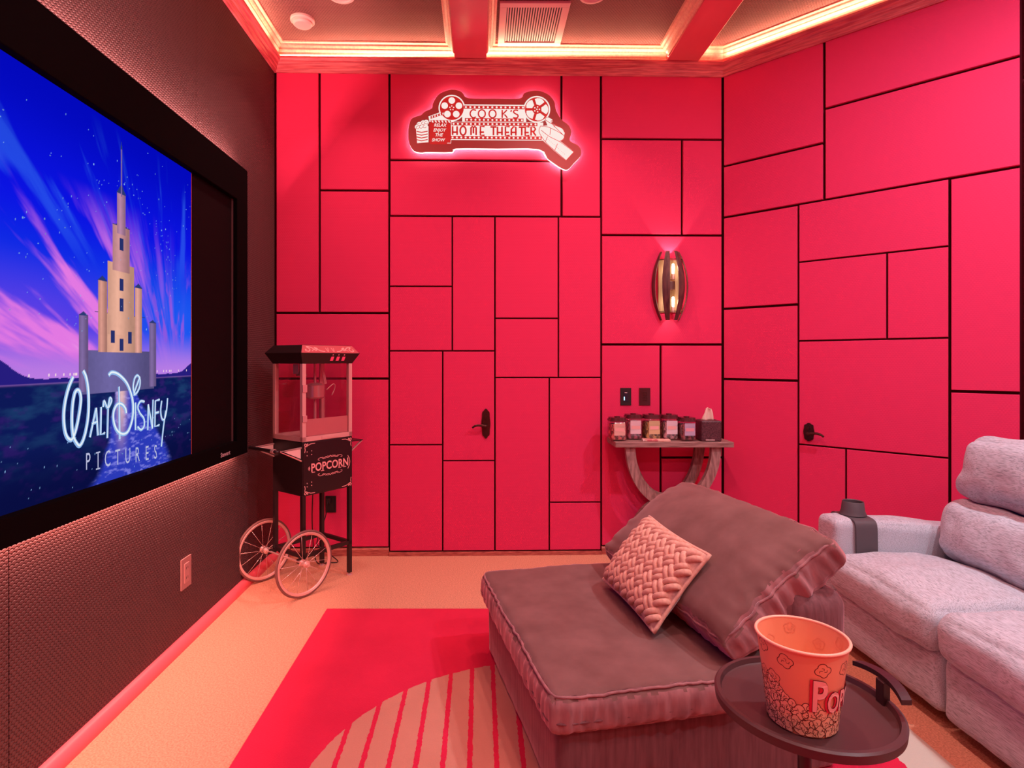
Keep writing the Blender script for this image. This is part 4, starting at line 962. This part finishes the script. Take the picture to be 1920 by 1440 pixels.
def piping(x0, x1, y0, y1, z, r=.05, rr=.0035):
    pts = []
    for cx, cy, a0 in ((x1-r, y1-r, 0), (x0+r, y1-r, PI/2), (x0+r, y0+r, PI), (x1-r, y0+r, 1.5*PI)):
        for k in range(7): a = a0+k*PI/12; pts.append((cx+r*math.cos(a), cy+r*math.sin(a), z+.003*noise.noise(Vector((cx*3, cy*3, k)))))
    return B().tube(pts, rr, 6, True)
def split(o, name, m, test):
    me = o.data; keep = []; side = []
    for p in me.polygons: (side if test(p.normal, p.center) else keep).append(tuple(p.vertices))
    vs = [v.co.copy() for v in me.vertices]
    def mk(fs_):
        ids = {}; V = []; F_ = []
        for f in fs_: F_.append(tuple(ids.setdefault(i, len(ids)) for i in f))
        V = [None]*len(ids)
        for i, k in ids.items(): V[k] = vs[i]
        return V, F_
    par, mt = o.parent, me.materials[0]; nm = me.name.split('.')[0]; bpy.data.objects.remove(o)
    a = mesh_obj(nm, *mk(keep), mt, par, True); b = mesh_obj(name, *mk(side), m, par, True); return a, b
m_band = vary(mat('brown_velvet_band', (.2, .1, .1), .75, spec=.25, sheen=.9, sheen_tint=(1, .55, .6)), (.22, .10, .105), (.36, .17, .175), (26, 26, 8), 3, bump=.3, bdist=.006, lo=.35, hi=.65)
split(B().soft(-.015, LW+.01, -.015, LDp+.01, .245, .372, .040, (110, 110, 12), (.008, .008, .014), wr(.014, 42, 42, 5)).build('seat_cushion', m_velvet, ot, smooth=True), 'side_band', m_band, lambda n, c: abs(n.z) < .62)
pp = []; sf = wr(.014, 42, 42, 5); hx, hy = (LW+.025)/2, (LDp+.025)/2
for k in range(200):
    a = 2*PI*k/200; c_, s_ = math.cos(a), math.sin(a); q = (abs(c_)**24+abs(s_)**24)**(-1/24.)
    pp.append(sf(Vector(((hx-.010)*q*c_, (hy-.010)*q*s_, .0555)), (q*c_, q*s_, 1))+Vector((hx-.015, hy-.015, .3085)))
B().tube(pp, .0045, 6, True).build('piping', m_band, ot, smooth=True)
piping(-.016, LW+.011, -.016, LDp+.011, .292).build('piping', m_velvet2, ot, smooth=True)
B().soft(LW-.20, LW+.03, .0, LDp-.0, .20, .600, .05, (12, 30, 16), (.01, .01, .015), wr(.012, 18, 18, 9)).build('backrest', m_velvet2, ot, smooth=True)
# large pillow leaning on the low back
def frame(o_, ax, up):
    ax = Vector(ax).normalized(); up = Vector(up); up = (up-ax*up.dot(ax)).normalized(); nn = ax.cross(up)
    return Matrix.Translation(Vector(o_)) @ Matrix((ax, up, nn)).transposed().to_4x4()
dirN = Vector((sa_*1.0, -ca_, 0)); dirR = Vector((ca_, sa_, 0))      # towards viewer, towards the right
upv = (dirR*.45+Vector((0, 0, .33))).normalized()
Mp = frame(Vector((.93, 2.40, .60)), dirN, upv)                       # x = towards viewer, y = up the slope, z = normal
nz_ = Mp.col[2]
if nz_[2] < 0: Mp = frame(Vector((.93, 2.40, .60)), -dirN, upv)
bp_ = thing('velvet_pillow', 'oversized brown velvet pillow leaning on the low chair back', 'pillow', M=Mp)
def pil(p, q):
    p = p.copy(); e = abs(q[0])**6; k = 1-.30*(abs(q[0])**4*abs(q[1])**3)
    p.x *= 1+.03*q[1]*q[1]; p.y *= (1-.10*abs(q[0])**2.5*(1-abs(q[1])))*1
    p.z *= k
    rf = noise.noise(Vector((p.x*9, p.y*30, 3)))
    if abs(q[0]) > .93: p.x += (.020*noise.noise(Vector((p.y*34, p.z*6, 7)))+.010*math.sin(p.y*70+3*math.sin(p.y*20)))*(1-.6*abs(q[2]))
    if abs(q[1]) > .93: p.y += .008*noise.noise(Vector((p.x*30, p.z*4, 2)))
    edge = max(abs(q[0]), abs(q[1]))
    if q[2] > .9: p.z += .006*noise.noise(Vector((p.x*6, p.y*6, 1)))+.008*noise.noise(Vector((p.x*4, p.y*26, 4)))*sst_(.6, 1, edge)
    return p
def sst_(a, b_, x): t = max(0, min(1, (x-a)/(b_-a))); return t*t*(3-2*t)
split(B().soft(-.48, .48, -.27, .27, -.060, .060, .030, (80, 70, 14), (.0, .0, .088), pil).build('pillow_body', m_velvet, bp_, smooth=True), 'gusset', m_band, lambda n, c: abs(n.z) < .55)
pp = []
for k in range(160):
    a = 2*PI*k/160; c_, s_ = math.cos(a), math.sin(a); q = (abs(c_)**14+abs(s_)**14)**(-1/14.)
    pp.append(pil(Vector((.4735*q*c_, .2635*q*s_, .0535)), (q*c_, q*s_, 1)))
B().tube(pp, .0045, 6, True).build('piping', m_band, bp_, smooth=True)
# braided cushion
c00, c10 = Vector((.63, 2.085, .425)), Vector((.55, 2.53, .440)); upb = (dirR*.62+Vector((0, 0, .78))).normalized()
axb = (c00-c10).normalized()
Mb = frame((c00+c10)/2+upb*.165, axb, upb)
if Mb.col[2][2] < 0: Mb = frame((c00+c10)/2+upb*.165, -axb, upb)
bc = thing('braided_pillow', 'small salmon pillow woven from thick braided strips, leaning on the big pillow', 'pillow', M=Mb)
HW, HH = .235, .170
def ht(x, y): u_, v_ = min(1, abs(x/HW)), min(1, abs(y/HH)); return .052*((1-u_**2.6)*(1-v_**2.6))**.55
NN = 28; V = []; Fc = []
for s_ in (1, -1):
    for i in range(NN+1):
        for j in range(NN+1):
            x = -HW+2*HW*i/NN; y = -HH+2*HH*j/NN; pin = 1-.05*(1-(y/HH)**2)*abs(x/HW)**4; piy = 1-.06*(1-(x/HW)**2)*abs(y/HH)**4
            V.append((x*pin, y*piy, s_*(ht(x, y)+.004)))
st_ = (NN+1)**2
for i in range(NN):
    for j in range(NN):
        a = i*(NN+1)+j; Fc.append((a, a+NN+1, a+NN+2, a+1)); Fc.append((st_+a, st_+a+1, st_+a+NN+2, st_+a+NN+1))
for i in range(NN):
    for a, c in ((i*(NN+1), (i+1)*(NN+1)), (i*(NN+1)+NN, (i+1)*(NN+1)+NN), (i, i+1), (NN*(NN+1)+i, NN*(NN+1)+i+1)): Fc.append((a, c, st_+c, st_+a))
B().add(V, Fc).build('cushion_body', m_braid, bc, smooth=True)
bd = []
for k in range(80):
    t = k/80*4; e = int(t); f = t-e; x, y = [(-HW+2*HW*f, -HH), (HW, -HH+2*HH*f), (HW-2*HW*f, HH), (-HW, HH-2*HH*f)][e]
    pin = 1-.05*(1-(y/HH)**2)*abs(x/HW)**4; piy = 1-.06*(1-(x/HW)**2)*abs(y/HH)**4; bd.append((x*pin, y*piy, 0))
B().tube(bd, .008, 8, True).build('welt', m_braid, bc, smooth=True)
cell = .047
lp_ = B().soft(-cell*.76, cell*.76, -.0116, .0116, -.013, .013, .0112, (12, 6, 6), (0, 0, 0), lambda p, q: p+Vector((0, 0, -.015*q[0]**2)))
strand = None
R45 = .78
for i in range(-9, 10):
    for j in range(-9, 10):
        gx, gy = i*cell, j*cell; x = gx*math.cos(R45)-gy*math.sin(R45); y = gx*math.sin(R45)+gy*math.cos(R45)
        if abs(x) > HW-.022 or abs(y) > HH-.022: continue
        horiz = (i+j) % 2 == 0
        for s_ in (-1, 1):
            ox, oy = (0, s_*.0117) if horiz else (s_*.0117, 0)
            xx = x+ox*math.cos(R45)-oy*math.sin(R45); yy = y+ox*math.sin(R45)+oy*math.cos(R45)
            if strand is None: strand = lp_.build('woven_strip', m_braid, bc, smooth=True); o = strand
            else: o = strand.copy(); COL.objects.link(o); o.parent = bc
            hx = (ht(xx+.004, yy)-ht(xx-.004, yy))/.008; hy = (ht(xx, yy+.004)-ht(xx, yy-.004))/.008
            nn = Vector((-hx, -hy, 1)).normalized(); a_ = R45+(0 if horiz else PI/2); xa = Vector((math.cos(a_), math.sin(a_), 0)); xa = (xa-nn*xa.dot(nn)).normalized(); ya = nn.cross(xa)
            rm = Matrix((xa, ya, nn)).transposed()
            o.location = (xx, yy, ht(xx, yy)+.008); o.rotation_euler = rm.to_euler()

# ------------------------------------------------------------------ tray table + bucket
TC = Vector((.800, 1.425)); TRZ = .555; TR = .205
tt = thing('tray_table', 'round dark brown tray table with a T shaped grip beside the lounge chair', 'side table', (TC.x, TC.y, 0.012))
o2 = -.012
B().lathe([(.0001, TRZ-.016+o2), (TR-.012, TRZ-.016+o2), (TR, TRZ-.010+o2), (TR+.002, TRZ+.010+o2), (TR-.003, TRZ+.014+o2), (TR-.012, TRZ+.014+o2), (TR-.016, TRZ+.002+o2), (TR-.022, TRZ+o2), (.0001, TRZ+o2)], 72).build('tray', m_tray, tt, smooth='auto')
B().tube([(0, 0, .012), (0, 0, TRZ-.017+o2)], .016, 16).build('column', m_trayd, tt, smooth='auto')
B().lathe([(.0001, 0), (.17, 0), (.17, .008), (.05, .016), (.0001, .018)], 48).build('base', m_trayd, tt, smooth='auto')
px_ = TR-.022
B().box(px_, px_+.018, -.014, .014, TRZ+o2, .612+o2, .002).build('grip_post', m_trayd, tt)
gb = B(); V = []; Fc = []; n = 14
for i in range(n+1):
    t = -1+2*i/n; y = .088*t; x = px_+.009+.010-.020*t*t*.8; z = .618-.010*t*t+o2
    for dx_, dz_ in ((-.012, -.006), (.012, -.006), (.012, .006), (-.012, .006)): V.append((x+dx_, y, z+dz_))
for i in range(n):
    for k in range(4): Fc.append((i*4+k, i*4+(k+1) % 4, (i+1)*4+(k+1) % 4, (i+1)*4+k))
gb.add(V, Fc+[(0, 1, 2, 3), (n*4+3, n*4+2, n*4+1, n*4)]).build('grip', m_trayd, tt)
BK = Vector((.757, 1.362, TRZ+.0005)); r0, r1, hb = .071, .0965, .203
bk = thing('popcorn_bucket', 'empty orange popcorn bucket printed with popcorn kernels on the round tray', 'bucket', BK)
m_bk = mat('bucket_orange', (.84, .37, .21), .4, spec=.4); m_bk.node_tree.nodes['Principled BSDF'].inputs['Subsurface Weight'].default_value = 0
B().lathe([(.0001, .002), (r0-.002, .002), (r0, .0), (r0+.001, .004), (r1, hb-.006), (r1-.0018, hb-.006), (r0-.001, .006), (.0001, .006)], 64).build('cup', m_bk, bk, smooth='auto')
B().tube([((r1+.001)*math.cos(2*PI*k/64), (r1+.001)*math.sin(2*PI*k/64), hb-.005) for k in range(64)], .0038, 8, True).build('rim', mat('bucket_rim', (.95, .50, .36), .4), bk, smooth=True)
def fk(s_, z, d):       # s_ = arc length at mid radius around the front, z height
    r = r0+(r1-r0)*z/hb+d; a = s_/.084+math.atan2(-BK.y, -BK.x); return Vector((r*math.cos(a), r*math.sin(a), z))
def fki(s_, z, d):
    r = r0+(r1-r0)*z/hb-.0022-d; a = s_/.084+math.atan2(-BK.y, -BK.x); return Vector((r*math.cos(a), r*math.sin(a), z))
KF = B(); KO = B(); KI = B()
def kernel(s_, z, r, fill=True, fn=fk, out=KO, d=.0006, lw_=.0014):
    nl = random.choice((4, 5)); a0 = random.uniform(0, 6); n = 30; pts = []
    for k in range(n):
        a = 2*PI*k/n; rr = r*(.74+.26*abs(math.cos(nl*a/2+a0)))*(1+.1*math.sin(a+a0)); pts.append((s_+rr*math.cos(a), z+rr*math.sin(a)))
    zs = [p[1] for p in pts]
    if min(zs) < .003: pts = [(p[0], max(.003, p[1])) for p in pts]
    if fill:      # fan fill so that it follows the curve
        KF.add([fn(s_, max(z, .004), d)]+[fn(*p, d) for p in pts], [(0, 1+k, 1+(k+1) % n) for k in range(n)])
    out.ribbon(pts, lw_, fn, d+.0002, closed=True)
    for k in range(nl-1):
        a = a0+k*2*PI/nl; out.ribbon([(s_+r*.12*math.cos(a), z+r*.12*math.sin(a)), (s_+r*.42*math.cos(a+.3), z+r*.42*math.sin(a+.3)), (s_+r*.50*math.cos(a+.9), z+r*.50*math.sin(a+.9))], lw_*.8, fn, d+.0003)
lay = 0
cand = []
for k in range(900):
    s_ = random.uniform(-.26, .26); z = random.uniform(.003, .115)
    top = .060+.070*max(0, min(1, (-s_-.0)/.075))+.010*math.sin(s_*60)
    if z > top: continue
    cand.append((-z, s_))
cand.sort(); kept = []
for mz, s_ in cand:
    z = -mz
    if any((s_-a)**2+(z-b_)**2 < .0165**2 for a, b_ in kept): continue
    kept.append((s_, z)); kernel(s_, z, random.uniform(.0155, .0195), d=.0005+.000018*len(kept))
for s_, z in ((-.030, .165), (.040, .160), (-.085, .178),  (.095, .160), (-.14, .150), (.15, .15), (.2, .16)): kernel(s_, z, .0165, fill=False, d=.0006, lw_=.0016)
for k in range(10): kernel(-.24+k*.052, random.choice((.12, .15, .175)), .013, False, fki, KI, .0003)
KF.build('kernel_print', mat('kernel_cream', (.95, .58, .36), .5), bk)['kind'] = 'stuff'
KO.build('kernel_outline', mat('kernel_ink', (.10, .018, .012), .5), bk)['kind'] = 'stuff'
KI.build('inner_print', mat('inner_ink', (.78, .30, .18), .5), bk)['kind'] = 'stuff'
m_lr = mat('letter_red', (.70, .01, .05), .5); m_lp = mat('letter_pink', (.93, .50, .45), .5); m_ink = MATS['kernel_ink']
for dxx, bo, mm_, dd, nm in ((-.005, .0022, m_lr, .0030, 'lettering_shadow'), (0, .0016, m_ink, .0036, 'lettering_outline'), (0, .0004, m_lp, .0042, 'lettering')):
    q = B(); add_text(q, 'P', fk, dd, .034+dxx, .098, .100, sx=.62, bold=bo+.002); add_text(q, 'OPCORN', fk, dd, .052+dxx, .084, .066, sx=.60, bold=bo+.0012, align='LEFT'); q.build(nm, mm_, bk)

# ------------------------------------------------------------------ recliner sofa
so = thing('recliner_sofa', 'long light grey fabric recliner sofa along the right side', 'sofa', (2.2, 1.8, 0))
seats = [(2.185, 2.840), (1.500, 2.180), (.820, 1.495)]
def fabr(amp, seed):
    def f(p, q):
        p = p.copy(); nz = noise.noise(Vector((p.x*5+seed, p.y*5, p.z*5))); n2 = noise.noise(Vector((p.x*14, p.y*14+seed, p.z*14)))
        v = Vector((q[0]**3, q[1]**3, q[2]**3)); return p+v*(amp*nz+amp*.35*n2)
    return f
B().soft(1.80, 2.74, .70, 2.95, .04, .30, .02, (10, 30, 6)).build('frame', m_sofa, so, smooth=True, world=True)
for i, (y0, y1) in enumerate(seats):
    B().soft(1.735, 1.85, y0+.003, y1-.003, .055, .300, .035, (8, 24, 14), (.010, 0, 0), fabr(.008, i)).build('footrest_panel', m_sofa, so, smooth=True, world=True)
    def seatf(p, q, i=i):
        p = fabr(.014, i+4)(p, q)
        if q[2] > 0: p.z += -.030*sst_(.2, 1, q[0]) + .010*math.exp(-((p.y-.0)/.12)**2)
        return p
    B().soft(1.690, 2.300, y0+.001, y1-.001, .285, .462, .065, (34, 34, 14), (.012, .004, .030), seatf).build('seat_cushion', m_sofa, so, smooth=True, world=True)
    # lumbar and head pads, tilted back about the seat rear
    Tm = Matrix.Translation((2.30, 0, .44)) @ Matrix.Rotation(math.radians(14), 4, 'Y') @ Matrix.Translation((-2.30, 0, -.44))
    B().soft(2.175, 2.43, y0-.015, y1-.010, .435, .735, .085, (16, 34, 20), (.035, .012, .0), fabr(.020, i+8), M=Tm).build('lumbar_cushion', m_sofa, so, smooth=True, world=True)
    def headf(p, q, i=i):
        p = fabr(.016, i+12)(p, q)
        if q[0] < 0: p.x -= .006*math.sin(p.y*60+p.z*25)*sst_(-.1, -.9, q[2])
        return p
    B().soft(2.195, 2.44, y0+.005, y1-.015, .745, 1.045, .080, (16, 34, 20), (.030, .010, .015), headf, M=Tm).build('head_cushion', m_sofa, so, smooth=True, world=True)
    B().soft(2.40, 2.72, y0, y1, .28, .98, .06, (8, 16, 14), M=None).build('back_shell', m_sofa, so, smooth=True, world=True)
def armf(p, q):
    p = fabr(.008, 31)(p, q); p.z -= .045*sst_(-1, 1, q[0])*(1 if q[2] > 0 else 0); return p
B().soft(1.745, 2.50, 2.842, 3.010, .05, .608, .032, (30, 12, 24), (.006, .004, .012), armf).build('armrest', m_sofa, so, smooth=True, world=True)
B().soft(1.745, 2.50, .650, .818, .05, .608, .032, (30, 12, 24), (.006, .004, .012), armf).build('armrest', m_sofa, so, smooth=True, world=True)
for x, y in ((1.83, 2.9), (1.83, .75), (2.65, 2.9), (2.65, .75)): B().lathe([(.02, 0), (.024, .045)], 12, M=Matrix.Translation((x-2.2, y-1.8, .001))).build('foot', m_blackp, so)
ch = thing('cup_holder', 'dark grey flexible cup holder draped over the far sofa arm', 'cup holder', (1.885, 2.925, .602))
b = B(); prof = []; n = 24; V = []; Fc = []
path = [(-.105, -.16), (-.104, -.08), (-.100, -.012), (-.080, .009), (-.04, .012), (.04, .012), (.080, .009), (.100, -.012), (.104, -.08), (.105, -.16)]
pth = smoothline([(*p, 0) for p in path], 4); hw = .052
for i, p in enumerate(pth):
    t = pth[min(i+1, len(pth)-1)]-pth[max(i-1, 0)]; nn = Vector((-t.y, t.x, 0)).normalized()*.004
    if nn.y < 0 and abs(p.x) < .08: nn = -nn
    wdt = hw*(1+.15*math.exp(-(p.x/.05)**2))
    for sx, k in ((-1, 1), (1, 1), (1, -1), (-1, -1)): V.append((sx*wdt, p.x+nn.x*k, p.y+nn.y*k))
for i in range(len(pth)-1):
    for k in range(4): Fc.append((i*4+k, i*4+(k+1) % 4, (i+1)*4+(k+1) % 4, (i+1)*4+k))
e = len(pth)-1; Fc += [(0, 1, 2, 3), (e*4+3, e*4+2, e*4+1, e*4)]
b.add(V, Fc).build('strap', m_rubber, ch, smooth='auto')
B().lathe([(.0001, .017), (.058, .017), (.060, .020), (.0525, .040), (.048, .082), (.0455, .086), (.043, .082), (.046, .040), (.044, .022), (.0001, .022)], 36).build('cup_ring', m_rubber, ch, smooth='auto')
B().lathe([(.0001, .0225), (.0435, .0225), (.0435, .060), (.0001, .060)], 24).build('inner_liner', m_dark, ch, smooth='auto')
